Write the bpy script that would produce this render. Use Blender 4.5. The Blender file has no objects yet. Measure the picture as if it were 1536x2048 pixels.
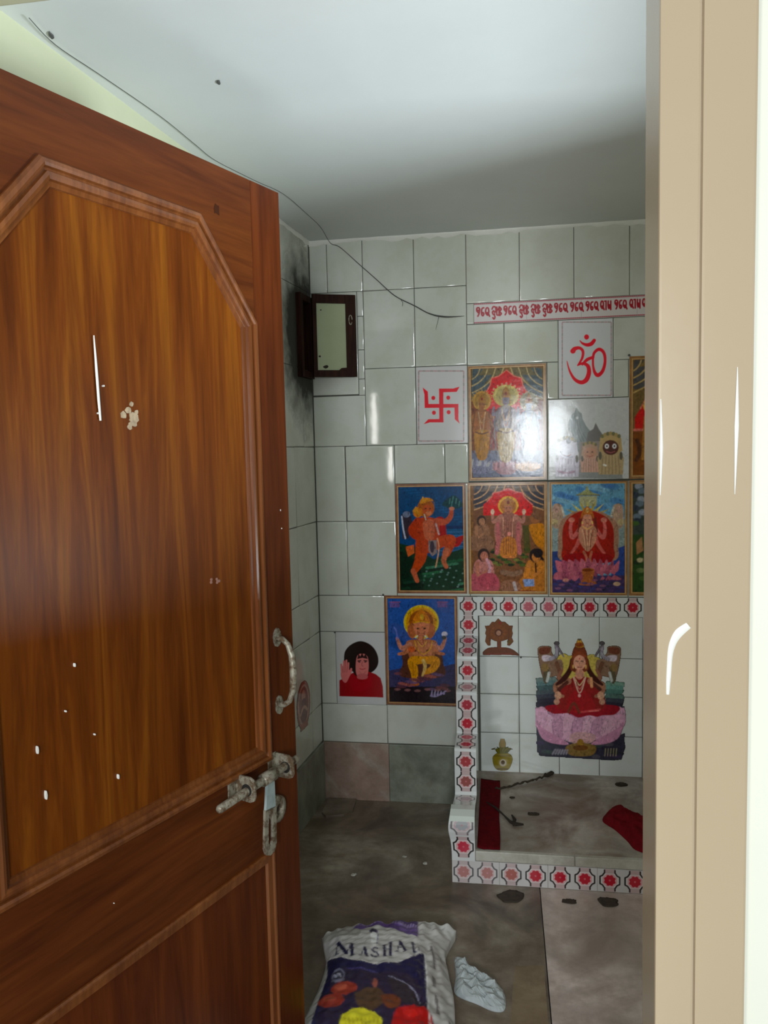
import bpy, bmesh, math, random
import numpy as np
from mathutils import Vector, Matrix
SC = bpy.context.scene
COL = SC.collection
random.seed(7)
RNG = np.random.default_rng(11)

# ------------------------------------------------------------------ helpers
def link(o):
    COL.objects.link(o)
    return o

def props(o, label=None, cat=None, group=None, kind=None):
    if label: o['label'] = label
    if cat: o['category'] = cat
    if group: o['group'] = group
    if kind: o['kind'] = kind
    return o

def empty(name, loc=(0, 0, 0)):
    o = bpy.data.objects.new(name, None)
    o.location = loc
    o.empty_display_size = 0.05
    return link(o)

def put(o, parent):
    if parent is not None:
        o.parent = parent
        o.matrix_parent_inverse = Matrix.Translation(parent.location).inverted()
    return o

def obj(name, bm, mat, parent=None, smooth=False):
    me = bpy.data.meshes.new(name)
    bmesh.ops.recalc_face_normals(bm, faces=bm.faces[:])
    bm.to_mesh(me)
    bm.free()
    if smooth:
        for p in me.polygons: p.use_smooth = True
    me.materials.append(mat)
    o = link(bpy.data.objects.new(name, me))
    return put(o, parent)

class Fr:
    """local frame: u, v in a plane, n out of it"""
    def __init__(s, o, u, v, n):
        s.o, s.u, s.v, s.n = Vector(o), Vector(u).normalized(), Vector(v).normalized(), Vector(n).normalized()
    def __call__(s, u, v, n=0.0):
        return s.o + s.u*u + s.v*v + s.n*n

WORLD = Fr((0, 0, 0), (1, 0, 0), (0, 1, 0), (0, 0, 1))

def box(bm, fr, u0, u1, v0, v1, n0, n1, bev=0.0, seg=2):
    vs = [bm.verts.new(fr(u, v, n)) for n in (n0, n1) for v in (v0, v1) for u in (u0, u1)]
    F = [(0, 2, 3, 1), (4, 5, 7, 6), (0, 1, 5, 4), (2, 6, 7, 3), (0, 4, 6, 2), (1, 3, 7, 5)]
    fs = [bm.faces.new([vs[i] for i in f]) for f in F]
    if bev > 0:
        es = list({e for f in fs for e in f.edges})
        bmesh.ops.bevel(bm, geom=es, offset=bev, segments=seg, profile=0.6, affect='EDGES', clamp_overlap=True)

def prism(bm, fr, pts, n0, n1, bev=0.0):
    a = [bm.verts.new(fr(u, v, n0)) for u, v in pts]
    b = [bm.verts.new(fr(u, v, n1)) for u, v in pts]
    n = len(pts)
    fs = [bm.faces.new(a[::-1]), bm.faces.new(b)]
    for i in range(n):
        fs.append(bm.faces.new((a[i], a[(i+1) % n], b[(i+1) % n], b[i])))
    if bev > 0:
        bmesh.ops.bevel(bm, geom=list(fs[1].edges), offset=bev, segments=2, profile=0.6, affect='EDGES', clamp_overlap=True)

def sweep(bm, fr, path, prof, closed=False):
    """mitred sweep in the u,v plane; prof = (offset to the left of travel, n)"""
    n = len(path)
    P = [Vector((p[0], p[1])) for p in path]
    rings = []
    for i in range(n):
        d0 = (P[i]-P[i-1]).normalized() if (i > 0 or closed) else (P[1]-P[0]).normalized()
        d1 = (P[(i+1) % n]-P[i]).normalized() if (i < n-1 or closed) else d0
        n0, n1 = Vector((-d0.y, d0.x)), Vector((-d1.y, d1.x))
        m = n0+n1
        m = m/max(0.2, m.dot(n0)) if m.length > 1e-6 else n0
        rings.append([bm.verts.new(fr(P[i].x+m.x*o, P[i].y+m.y*o, h)) for o, h in prof])
    k = len(prof)
    for i in range(n if closed else n-1):
        a, b = rings[i], rings[(i+1) % n]
        for j in range(k-1):
            bm.faces.new((a[j], a[j+1], b[j+1], b[j]))
    if not closed:
        bm.faces.new(rings[0]); bm.faces.new(rings[-1][::-1])

def tube(bm, pts, r, seg=8, cap=True):
    P = [Vector(p) for p in pts]
    rr = r if isinstance(r, (list, tuple)) else [r]*len(P)
    t0 = (P[1]-P[0]).normalized()
    up = Vector((0, 0, 1)) if abs(t0.z) < .9 else Vector((1, 0, 0))
    x = t0.cross(up).normalized()
    rings = []
    for i in range(len(P)):
        t = (P[min(i+1, len(P)-1)]-P[max(i-1, 0)]).normalized()
        x = (x-t*x.dot(t)).normalized()
        y = t.cross(x)
        rings.append([bm.verts.new(P[i]+(x*math.cos(a)+y*math.sin(a))*rr[i]) for a in [2*math.pi*k/seg for k in range(seg)]])
    for i in range(len(P)-1):
        a, b = rings[i], rings[i+1]
        for j in range(seg):
            bm.faces.new((a[j], a[(j+1) % seg], b[(j+1) % seg], b[j]))
    if cap:
        bm.faces.new(rings[0][::-1]); bm.faces.new(rings[-1])

def catmull(pts, k=8, closed=False):
    P = [np.array(p, float) for p in pts]
    n = len(P); out = []
    for i in range(n if closed else n-1):
        if closed: p0, p1, p2, p3 = P[i-1], P[i], P[(i+1) % n], P[(i+2) % n]
        else: p0, p1, p2, p3 = P[max(i-1, 0)], P[i], P[i+1], P[min(i+2, n-1)]
        for j in range(k):
            t = j/k
            out.append(.5*((2*p1)+(-p0+p2)*t+(2*p0-5*p1+4*p2-p3)*t*t+(-p0+3*p1-3*p2+p3)*t**3))
    if not closed: out.append(P[-1])
    return out

def lin(c):
    c = np.array(c, float)/255.0
    return np.where(c <= .04045, c/12.92, ((c+.055)/1.055)**2.4)

# ------------------------------------------------------------------ materials
def new_mat(name):
    m = bpy.data.materials.new(name); m.use_nodes = True
    nt = m.node_tree
    return m, nt, nt.nodes['Principled BSDF']

def N(nt, t, **kw):
    n = nt.nodes.new(t)
    for k, v in kw.items():
        if k in n.inputs: n.inputs[k].default_value = v
        else: setattr(n, k, v)
    return n

def ramp(nt, stops):
    r = nt.nodes.new('ShaderNodeValToRGB')
    e = r.color_ramp.elements
    while len(e) > 1: e.remove(e[-1])
    e[0].position, e[0].color = stops[0][0], (*stops[0][1], 1)
    for p, c in stops[1:]:
        k = e.new(p); k.color = (*c, 1)
    return r

def coords(nt, scale=(1, 1, 1), rot=(0, 0, 0)):
    tc = nt.nodes.new('ShaderNodeTexCoord'); mp = nt.nodes.new('ShaderNodeMapping')
    mp.inputs['Scale'].default_value = scale; mp.inputs['Rotation'].default_value = rot
    nt.links.new(tc.outputs['Object'], mp.inputs['Vector'])
    return mp.outputs['Vector']

def mix(nt, fac, a, b, mode='MIX'):
    m = nt.nodes.new('ShaderNodeMix'); m.data_type = 'RGBA'; m.blend_type = mode
    for k, v in ((0, fac), (6, a), (7, b)):
        if hasattr(v, 'is_output') or isinstance(v, bpy.types.NodeSocket): nt.links.new(v, m.inputs[k])
        elif k == 0: m.inputs[k].default_value = v
        else: m.inputs[k].default_value = (*v, 1)
    return m.outputs[2]

def bump(nt, p, height, strength=.1, dist=.002):
    b = nt.nodes.new('ShaderNodeBump'); b.inputs['Strength'].default_value = strength; b.inputs['Distance'].default_value = dist
    nt.links.new(height, b.inputs['Height']); nt.links.new(b.outputs['Normal'], p.inputs['Normal'])

def noise(nt, vec, scale, detail=4, rough=.55, dist=0):
    n = N(nt, 'ShaderNodeTexNoise', Scale=scale, Detail=detail, Roughness=rough, Distortion=dist)
    nt.links.new(vec, n.inputs['Vector'])
    return n.outputs['Fac']

def simple(name, col, rough=.6, metal=0, var=.12, vscale=14, bmp=0, spec=.5):
    m, nt, p = new_mat(name)
    v = coords(nt)
    f = noise(nt, v, vscale)
    a = tuple(max(0, c*(1-var)) for c in col); b = tuple(min(1, c*(1+var)) for c in col)
    r = ramp(nt, [(.3, a), (.7, b)]); nt.links.new(f, r.inputs['Fac'])
    nt.links.new(r.outputs['Color'], p.inputs['Base Color'])
    p.inputs['Roughness'].default_value = rough; p.inputs['Metallic'].default_value = metal
    p.inputs['Specular IOR Level'].default_value = spec
    if bmp: bump(nt, p, noise(nt, v, vscale*6), bmp)
    return m

def print_mat(name, rough=.12, bmp=.03, coat=0.0):
    m, nt, p = new_mat(name)
    a = nt.nodes.new('ShaderNodeVertexColor'); a.layer_name = 'Col'
    nt.links.new(a.outputs['Color'], p.inputs['Base Color'])
    p.inputs['Roughness'].default_value = rough
    v = coords(nt)
    bump(nt, p, noise(nt, v, 30, 3), bmp, .004)
    return m

def wood(name, dark, mid, light, grain='v', rough=.3, scale=1.0, fine=1.0):
    m, nt, p = new_mat(name)
    sc = (9*scale, 9*scale, .55*scale) if grain == 'v' else (.6*scale, .6*scale, 9*scale)
    v = coords(nt, sc)
    f1 = noise(nt, v, 1.6, 6, .62, 1.3)
    f2 = noise(nt, coords(nt, tuple(c*4.5 for c in sc)), 2.0, 4, .6, .4)
    f3 = noise(nt, coords(nt, (2.2, 2.2, .9)), 1.3, 3)
    r = ramp(nt, [(.30, dark), (.5, mid), (.72, light)]); nt.links.new(f1, r.inputs['Fac'])
    r2 = ramp(nt, [(.35, (.5, .46, .42)), (.62, (1, 1, 1))]); nt.links.new(f2, r2.inputs['Fac'])
    c = mix(nt, .55*fine, r.outputs['Color'], r2.outputs['Color'], 'MULTIPLY')
    r3 = ramp(nt, [(.35, (.72, .68, .64)), (.65, (1, 1, 1))]); nt.links.new(f3, r3.inputs['Fac'])
    c = mix(nt, .5, c, r3.outputs['Color'], 'MULTIPLY')
    nt.links.new(c, p.inputs['Base Color'])
    p.inputs['Roughness'].default_value = rough
    p.inputs['Specular IOR Level'].default_value = .22
    bump(nt, p, f2, .06, .001)
    return m

def tile_mat(name='white_glazed_tile', lo=(.60, .61, .54), hi=(.70, .72, .66)):
    m, nt, p = new_mat(name)
    v = coords(nt)
    f = noise(nt, v, 2.2, 5); f2 = noise(nt, v, 9, 5, .65)
    r = ramp(nt, [(.32, lo), (.66, hi)]); nt.links.new(f, r.inputs['Fac'])
    r2 = ramp(nt, [(.38, (.93, .92, .88)), (.55, (1, 1, 1))]); nt.links.new(f2, r2.inputs['Fac'])
    c = mix(nt, .8, r.outputs['Color'], r2.outputs['Color'], 'MULTIPLY')
    nt.links.new(c, p.inputs['Base Color'])
    p.inputs['Roughness'].default_value = .06
    bump(nt, p, noise(nt, v, 22, 2), .035, .004)
    return m

def soot_tile_mat(centre, r0):
    """the tile again, with the soot that has settled round the small window"""
    m = tile_mat().copy(); m.name = 'sooty_tile'
    nt = m.node_tree; p = nt.nodes['Principled BSDF']
    base = p.inputs['Base Color'].links[0].from_socket
    tc = nt.nodes.new('ShaderNodeTexCoord')
    sub = N(nt, 'ShaderNodeVectorMath', operation='SUBTRACT'); sub.inputs[1].default_value = centre
    nt.links.new(tc.outputs['Object'], sub.inputs[0])
    mul = N(nt, 'ShaderNodeVectorMath', operation='MULTIPLY'); mul.inputs[1].default_value = (1, 1, .72)
    nt.links.new(sub.outputs[0], mul.inputs[0])
    ln = N(nt, 'ShaderNodeVectorMath', operation='LENGTH'); nt.links.new(mul.outputs[0], ln.inputs[0])
    nz = noise(nt, tc.outputs['Object'], 16, 4)
    ad = N(nt, 'ShaderNodeMath', operation='MULTIPLY_ADD'); ad.inputs[1].default_value = .16
    nt.links.new(nz, ad.inputs[0]); nt.links.new(ln.outputs['Value'], ad.inputs[2])
    mr = N(nt, 'ShaderNodeMapRange'); mr.inputs[1].default_value = r0+.05; mr.inputs[2].default_value = r0+.19
    mr.inputs[3].default_value = .97; mr.inputs[4].default_value = 0
    nt.links.new(ad.outputs[0], mr.inputs[0])
    c = mix(nt, mr.outputs[0], base, (.018, .015, .012))
    nt.links.new(c, p.inputs['Base Color'])
    ra = N(nt, 'ShaderNodeMapRange'); ra.inputs[3].default_value = .1; ra.inputs[4].default_value = .75
    nt.links.new(mr.outputs[0], ra.inputs[0]); nt.links.new(ra.outputs[0], p.inputs['Roughness'])
    return m

def plaster(name, col, rough=.6, dirt=.15):
    m, nt, p = new_mat(name)
    v = coords(nt)
    f = noise(nt, v, 1.7, 6, .6); f2 = noise(nt, v, 26, 3)
    a = tuple(c*(1-dirt) for c in col)
    r = ramp(nt, [(.3, a), (.65, col)]); nt.links.new(f, r.inputs['Fac'])
    nt.links.new(r.outputs['Color'], p.inputs['Base Color'])
    p.inputs['Roughness'].default_value = rough
    bump(nt, p, f2, .08, .003)
    return m

def marble(name, stops, scale=2.4, rough=.25, dist=2.5, rot=.5, dirt=None):
    m, nt, p = new_mat(name)
    v = coords(nt, (1, 1.7, 1), (0, 0, rot))
    f = noise(nt, v, scale, 8, .62, dist)
    r = ramp(nt, stops); nt.links.new(f, r.inputs['Fac'])
    c = r.outputs['Color']
    f2 = noise(nt, coords(nt), 11, 5, .7)
    r2 = ramp(nt, [(.34, (.55, .5, .45)), (.6, (1, 1, 1))]); nt.links.new(f2, r2.inputs['Fac'])
    c = mix(nt, .7, c, r2.outputs['Color'], 'MULTIPLY')
    if dirt:
        f3 = noise(nt, coords(nt), dirt[1], 5, .6, .6)
        r3 = ramp(nt, [(.42, (0, 0, 0)), (.66, (1, 1, 1))]); nt.links.new(f3, r3.inputs['Fac'])
        c = mix(nt, r3.outputs['Color'], c, dirt[0])
    nt.links.new(c, p.inputs['Base Color'])
    p.inputs['Roughness'].default_value = rough
    bump(nt, p, f2, .05, .002)
    return m

M = {}
M['tile'] = tile_mat()
M['whitetile'] = tile_mat('bluish_white_tile', (.67, .71, .69), (.74, .78, .77))
M['grout'] = simple('dark_grout', (.10, .10, .085), .9)
M['ceiling'] = plaster('white_ceiling_paint', (.74, .77, .76), .55, .08)
M['cream'] = plaster('cream_wall_paint', (.60, .615, .42), .6, .14)
M['outer'] = plaster('pale_outer_wall_paint', (.86, .87, .76), .4, .05)
M['door'] = wood('red_brown_door_wood', (.078, .0145, .003), (.130, .027, .005), (.19, .045, .008), 'v', .34)
M['rail'] = wood('red_brown_rail_wood', (.085, .018, .004), (.135, .032, .006), (.195, .052, .009), 'h', .34)
M['panel'] = wood('golden_brown_panel_wood', (.110, .024, .002), (.195, .047, .004), (.335, .108, .008), 'v', .33, 1.3, .8)
M['mould'] = wood('door_moulding_wood', (.15, .042, .012), (.23, .072, .018), (.31, .105, .028), 'v', .22)
M['mould'].node_tree.nodes['Principled BSDF'].inputs['Specular IOR Level'].default_value = .45
M['beige'] = plaster('beige_enamel_paint', (.50, .395, .265), .22, .05)
M['gap'] = simple('dark_joint', (.36, .28, .185), .8)
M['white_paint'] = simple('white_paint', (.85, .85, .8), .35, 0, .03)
M['metal'] = simple('worn_painted_steel', (.36, .34, .27), .42, .55, .35, 60)
def rusty(name, clean, rust):
    m, nt, p = new_mat(name)
    v = coords(nt)
    r = ramp(nt, [(.42, rust), (.56, clean)]); nt.links.new(noise(nt, v, 55, 5, .7), r.inputs['Fac'])
    nt.links.new(r.outputs['Color'], p.inputs['Base Color'])
    p.inputs['Roughness'].default_value = .45; p.inputs['Metallic'].default_value = .35
    bump(nt, p, noise(nt, v, 140, 3), .25, .001)
    return m
M['metal'] = rusty('worn_painted_steel', (.40, .38, .30), (.15, .10, .06))
M['bluemetal'] = simple('pale_blue_painted_steel', (.42, .52, .52), .4, .25, .15, 40)
M['darkwood'] = wood('dark_stained_wood', (.014, .005, .003), (.034, .011, .006), (.062, .02, .011), 'v', .6, 3)
M['darkwood'].node_tree.nodes['Principled BSDF'].inputs['Specular IOR Level'].default_value = .12
M['soot'] = simple('soot_and_shade_black', (.012, .010, .008), .9)  # soot in the window recess; painted shade in the bolt holes
M['frosted'] = plaster('dusty_frosted_pane', (.42, .46, .28), .35, .3)
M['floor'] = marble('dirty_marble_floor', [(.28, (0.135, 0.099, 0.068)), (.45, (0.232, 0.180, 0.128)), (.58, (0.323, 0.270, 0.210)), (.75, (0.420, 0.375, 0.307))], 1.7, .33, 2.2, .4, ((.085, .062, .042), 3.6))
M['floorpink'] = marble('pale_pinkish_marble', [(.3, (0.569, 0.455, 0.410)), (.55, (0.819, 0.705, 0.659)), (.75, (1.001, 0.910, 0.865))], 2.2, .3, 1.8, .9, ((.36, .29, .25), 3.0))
M['ochre'] = marble('ochre_marble', [(.3, (.21, .15, .09)), (.6, (.32, .24, .15)), (.8, (.38, .30, .20))], 3, .35, .8, 0)
M['skpink'] = marble('brown_pink_marble', [(.3, (0.31, 0.215, 0.175)), (.49, (0.38, 0.265, 0.215)), (.53, (0.43, 0.36, 0.30)), (.75, (0.36, 0.34, 0.285))], 1.1, .3, 1.2, .9)
M['skgreen'] = marble('green_grey_marble', [(.3, (0.142, 0.162, 0.123)), (.5, (0.266, 0.285, 0.228)), (.7, (0.380, 0.399, 0.323))], 2.6, .28, 1.5, .2)
M['slab'] = marble('stained_marble_slab', [(.28, (0.260, 0.221, 0.176)), (.5, (0.468, 0.423, 0.370)), (.72, (0.598, 0.559, 0.507))], 2.6, .38, 1.2, .3, ((.17, .12, .085), 4.2))
M['lip'] = marble('pale_marble_lip', [(.3, (.5, .49, .43)), (.7, (.66, .65, .58))], 4, .3, .5)
M['redcloth'] = simple('dark_red_cloth', (.105, .003, .006), .9, 0, .25, 60, .3, .1)
M['redcloth2'] = simple('bright_red_cloth', (.19, .006, .011), .9, 0, .25, 60, .3, .1)
M['stain'] = simple('brown_stain', (.05, .036, .025), .8, 0, .4, 60)
M['dirt'] = simple('dark_dirt', (.025, .018, .012), .95)
M['wire'] = simple('dark_grey_thread', (.10, .10, .095), .9)
M['garland'] = simple('dried_brown_garland', (.035, .024, .014), .95, 0, .5, 90)
M['plasticbag'] = simple('pale_blue_white_plastic', (.50, .55, .57), .28, 0, .12, 25)
M['print'] = print_mat('glossy_print', .135, .08)
M['print'].node_tree.nodes['Principled BSDF'].inputs['Specular IOR Level'].default_value = .36
M['tileprint'] = print_mat('printed_glazed_tile', .12, .04)
M['sackprint'] = print_mat('printed_sack', .38, .05)
M['border'] = simple('brown_gold_border', (.36, .17, .055), .18, 0, .25, 40)
M['border_red'] = simple('red_brown_border', (.27, .11, .055), .18, 0, .25, 40)
M['gold'] = simple('gold_edge_line', (.62, .38, .14), .18, 0, .15, 40)
STRIP_TILT = (-.0155, .0)
GLARE = (.031, -.004)
GLARE2 = (.060, .0)
OUT_Y = -7.5
WORLD_S = .18
EXPO = 0.6
LIGHTS = [('window_light', (.60, -4.7, 1.58), (.5, 0, 1.3), .44, .60, 29, (.90, .96, 1.0)),
          ('added_slit_lamp', (-.70, -4.7, 1.62), (-.3, -2.2, 1.6), .5, .9, 16, (1.0, .98, .92)),  # added unseen lamp for the bright slit mirrored in one tile
          ('added_jamb_lamp', (2.6, -4.2, 1.7), (.75, -2.2, 1.6), .8, 1.2, 2.6, (1.0, .99, .93)),  # added unseen lamp that brightens the jamb and outer wall
          ('added_ceiling_lamp', (3.35, -1.52, .25), (.15, -1.36, 2.25), 1.0, .9, 100, (.84, .95, 1.0))]  # added unseen lamp shining up through the right wall opening onto the ceiling
SPOTS = [('added_ceiling_spot', (.46, -2.62, .12), (.30, -1.24, 2.295), 34, 30, .35, (.84, .93, 1.0))]  # added unseen spot near the threshold, brightens the middle of the ceiling patch
# ------------------------------------------------------------------ the room shell
CEIL = 2.295
SL = .10                                            # the left wall runs slightly off square
fb = Fr((0, 0, 0), (1, 0, 0), (0, 0, 1), (0, -1, 0))              # back wall: u = x, v = z, n into the room
ld = Vector((-SL, -1, 0)).normalized()
fl = Fr((-.2165, 0, 0), ld, (0, 0, 1), (-ld.y, ld.x, 0))          # left wall: u from the corner towards the door
fz = WORLD
G = .0011                                           # half a joint

def tile(bm, fr, u0, u1, v0, v1, tu=0.0, tv=0.0, lift=0.0):
    """one glazed tile with a rounded edge; tu, tv = small tilts"""
    u0 += G; u1 -= G; v0 += G; v1 -= G
    if u1-u0 < .008 or v1-v0 < .008: return
    cu, cv = (u0+u1)/2, (v0+v1)/2
    rings = []
    for ins, h in ((0, -.004), (0, -.0016), (.0006, -.0006), (.0017, -.0001), (.006, 0.0)):
        k = min(ins, (u1-u0)/2.5, (v1-v0)/2.5)
        rings.append([bm.verts.new(fr(u, v, h+lift+(u-cu)*tu+(v-cv)*tv)) for u, v in
                      ((u0+k, v0+k), (u1-k, v0+k), (u1-k, v1-k), (u0+k, v1-k))])
    for a, b in zip(rings, rings[1:]):
        for i in range(4):
            f = bm.faces.new((a[i], a[(i+1) % 4], b[(i+1) % 4], b[i])); f.smooth = True
    f = bm.faces.new(rings[-1]); f.smooth = True

def tiled(name, bm, mat_tile, mat_back, parent=None):
    """bm faces flagged material_index: 0 tile, 1 backing"""
    me = bpy.data.meshes.new(name)
    bmesh.ops.recalc_face_normals(bm, faces=bm.faces[:])
    bm.to_mesh(me); bm.free()
    me.materials.append(mat_tile); me.materials.append(mat_back)
    o = link(bpy.data.objects.new(name, me))
    return put(o, parent)

def backing(bm, fr, *a):
    n = len(bm.faces)
    box(bm, fr, *a)
    bm.faces.ensure_lookup_table()
    for f in bm.faces[n:]: f.material_index = 1

# back wall ---------------------------------------------------------------
bm = bmesh.new()
backing(bm, fb, -.60, 1.62, -.10, 2.42, -.12, -.0022)
R4, R3, R2, R1, R0 = .865, 1.1712, 1.4775, 1.7838, 2.090
T = [  # u0,u1,v0,v1
    (-.215, -.144, R0, CEIL), (-.144, 0, R0, CEIL), (0, .2045, R0, CEIL), (.2045, .409, R0, CEIL),
    (-.215, -.026, R1-.10, R0), (-.026, 0, 1.992, R0), (-.026, 0, 1.86, 1.992), (-.026, 0, 1.745, 1.86),
    (0, .2045, R1, R0), (.2045, .409, R1, R0),
    (-.215, 0, R2, R1-.104), (-.026, 0, R1-.104, 1.745), (0, .2045, R2, R1), (.2045, .409, R2, R1),
    (-.215, -.09, R3, R2), (-.09, .1125, R3, R2), (.1125, .315, 1.321, R2), (.315, .409, 1.321, R2),
    (-.215, -.09, R4, R3), (-.09, .1125, R4, R3),
    (.1125, .409, R4, 1.321),
    (-.215, .058, .713, R4), (-.215, -.15, .408, .713), (-.15, .058, .408, .713), (.058, .362, .41, R4),
    (-.215, .06, .245, .408), (.06, .362, .245, .41),
    # right of the long joint
    (.409, .6135, 2.02, CEIL), (.6135, .818, 2.02, CEIL), (.818, 1.0225, 2.02, CEIL), (1.0225, 1.227, 2.02, CEIL), (1.227, 1.45, 2.02, CEIL),
    (.409, .438, 1.94, 2.02), (.438, 1.45, 1.94, 2.02),
    (.409, .5525, 1.782, 1.94), (.5525, .758, 1.782, 1.94), (.758, .963, 1.640, 1.94), (.963, 1.168, 1.782, 1.94), (1.168, 1.45, 1.782, 1.94),
    (.409, .715, 1.326, 1.782), (.715, .758, 1.640, 1.782), (.963, 1.02, 1.640, 1.782), (1.02, 1.325, 1.326, 1.782),
    (1.325, 1.45, 1.326, 1.782), (.715, 1.02, 1.326, 1.640),
    (.409, .717, R4, 1.321), (.717, 1.02, R4, 1.321), (1.02, 1.325, R4, 1.321), (1.325, 1.45, R4, 1.321),
    (1.15, 1.45, .245, .55), (1.15, 1.45, .55, R4),
]
for t in T:
    tu, tv = random.uniform(-.0022, .0022), random.uniform(-.0022, .0022)
    lift = random.uniform(-.0003, .0003)
    if t == (0, .2045, R2, R1): tu, tv = STRIP_TILT
    if t == (-.09, .1125, R3, R2): tu = .024
    tile(bm, fb, *t, tu, tv, lift)
wb = tiled('wall_back', bm, M['tile'], M['grout'])
props(wb, 'back wall of white glazed tiles with thin dark joints', 'wall', kind='structure')

# left wall, with the hole of the small window ----------------------------------------------
HU0, HU1, HV0, HV1 = .042, .150, 1.770, 2.045
LEN = 2.16
bm = bmesh.new()
for a in ((-.12, HU0, -.10, 2.42), (HU1, LEN, -.10, 2.42), (HU0, HU1, -.10, HV0), (HU0, HU1, HV1, 2.42)):
    backing(bm, fl, *a, -.16, -.0022)
backing(bm, fl, HU0-.02, HU1+.02, HV0-.02, HV1+.02, -.18, -.16)
cols = [.0015, .118, .3225, .527, .7315, .936, 1.1405, 1.345, 1.5495, 1.754, 1.9585, 2.12]
for (v0, v1) in ((R0, CEIL), (R1, R0), (R2, R1), (R3, R2), (R4, R3), (.713, R4), (.408, .713), (.245, .408)):
    off = .10 if v0 in (R3, R4) else 0
    cc = [cols[0]]+[c-off for c in cols[1:] if c-off > .02]
    for u0, u1 in zip(cc, cc[1:]):
        if v0 == R0 and u0 > .5: continue
        if v0 == R1 and u0 < HU1:                      # cut round the window
            for a in ((u0, min(u1, HU0), v0, v1), (max(u0, HU0), min(u1, HU1), v0, HV0), (max(u0, HU0), min(u1, HU1), HV1, v1), (max(u0, HU1), u1, v0, v1)):
                if a[1]-a[0] > .012 and a[3]-a[2] > .012: tile(bm, fl, *a)
            continue
        tile(bm, fl, u0, u1, v0, v1, random.uniform(-.002, .002), random.uniform(-.002, .002))
wc = fl((HU0+HU1)/2, (HV0+HV1)/2)
wl = tiled('wall_left', bm, soot_tile_mat(tuple(wc), .18), M['grout'])
props(wl, 'left wall of white tiles, blackened by soot round the small window', 'wall', kind='structure')
bm = bmesh.new()
box(bm, fl, .53, LEN, R0, CEIL+.02, -.01, .002)
props(obj('trim_1', bm, M['cream']), 'cream painted plaster band above the tiles of the left wall', 'wall paint', kind='structure')

# right wall, front wall, ceiling, floor -----------------------------------------------------
VY0, VY1, VZ0, VZ1 = -2.0, -1.08, .90, 1.82                # added unseen window in the right wall, lets the ceiling lamp shine in
bm = bmesh.new()
for a in ((-2.12, VY0, -.10, 2.42), (VY1, 0, -.10, 2.42), (VY0, VY1, -.10, VZ0), (VY0, VY1, VZ1, 2.42)): box(bm, fz, 1.45, 1.60, *a)
props(obj('wall_right', bm, M['cream']), 'right wall of the small room, hidden behind the door frame', 'wall', kind='structure')
bm = bmesh.new()
for a in ((VY0, VY0+.03, VZ0, VZ1), (VY1-.03, VY1, VZ0, VZ1), (VY0+.03, VY1-.03, VZ0, VZ0+.03), (VY0+.03, VY1-.03, VZ1-.03, VZ1)): box(bm, fz, 1.47, 1.53, *a, .003)
props(obj('added_window', bm, M['beige']), 'added open window frame in the right wall, unseen behind the door frame', 'window', kind='structure')
FY0, FY1 = -2.233, -2.153                        # the door frame
XR, XL = .701, -.312
HEAD = 2.032
bm = bmesh.new()
box(bm, fz, XR+.092, 2.6, -2.222, -2.12, -.10, 2.75)
box(bm, fz, -2.2, XL-.088, -2.222, -2.12, -.10, 2.75)
box(bm, fz, XL-.088, XR+.092, -2.222, -2.12, CEIL, 2.75)
props(obj('wall_front', bm, M['outer']), 'pale outer wall beside the beige door frame', 'wall', kind='structure')
bm = bmesh.new(); box(bm, fz, -.9, 1.62, -2.14, .12, CEIL, 2.42)
props(obj('ceiling', bm, M['ceiling']), 'white painted ceiling of the small room', 'ceiling', kind='structure')

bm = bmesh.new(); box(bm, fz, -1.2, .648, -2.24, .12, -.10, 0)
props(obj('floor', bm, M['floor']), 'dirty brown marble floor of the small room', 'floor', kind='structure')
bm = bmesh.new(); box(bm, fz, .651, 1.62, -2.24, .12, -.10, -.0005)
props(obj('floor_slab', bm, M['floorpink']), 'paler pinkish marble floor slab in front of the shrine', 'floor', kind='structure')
bm = bmesh.new(); box(bm, fz, -2.2, 2.6, OUT_Y, -2.24, -.10, -.001)
props(obj('floor_outer', bm, M['lip']), 'floor of the bright room outside the doorway', 'floor', kind='structure')
bm = bmesh.new()
prism(bm, fz, [(.560, -.985), (.642, -.972), (.640, -1.62), (.520, -1.62)], -.02, .0008)
props(obj('floor_strip', bm, M['ochre']), 'ochre brown marble strip set in the floor by the joint', 'floor', kind='structure')

# plaster bead where the tiles meet the ceiling
def bead(name, fr, u0, u1, lab):
    bm = bmesh.new(); n = int((u1-u0)/.03); rows = []
    for i in range(n+1):
        u = u0+(u1-u0)*i/n
        h = .012+random.uniform(-.004, .009); d = .006+random.uniform(-.002, .002)
        rows.append([bm.verts.new(fr(u, v, w)) for v, w in ((CEIL-h, -.001), (CEIL-h*.8, d*.6), (CEIL-h*.2, d), (CEIL+.002, d+.004), (CEIL+.002, -.001))])
    for a, b in zip(rows, rows[1:]):
        for j in range(4): bm.faces.new((a[j], a[j+1], b[j+1], b[j]))
    props(obj(name, bm, M['white_paint'], smooth=True), lab, 'trim', kind='structure')
bead('trim_2', fb, -.215, 1.449, 'white plaster bead along the top of the back wall')
bead('trim_3', fl, .004, .6, 'white plaster bead along the top of the left wall')

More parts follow.
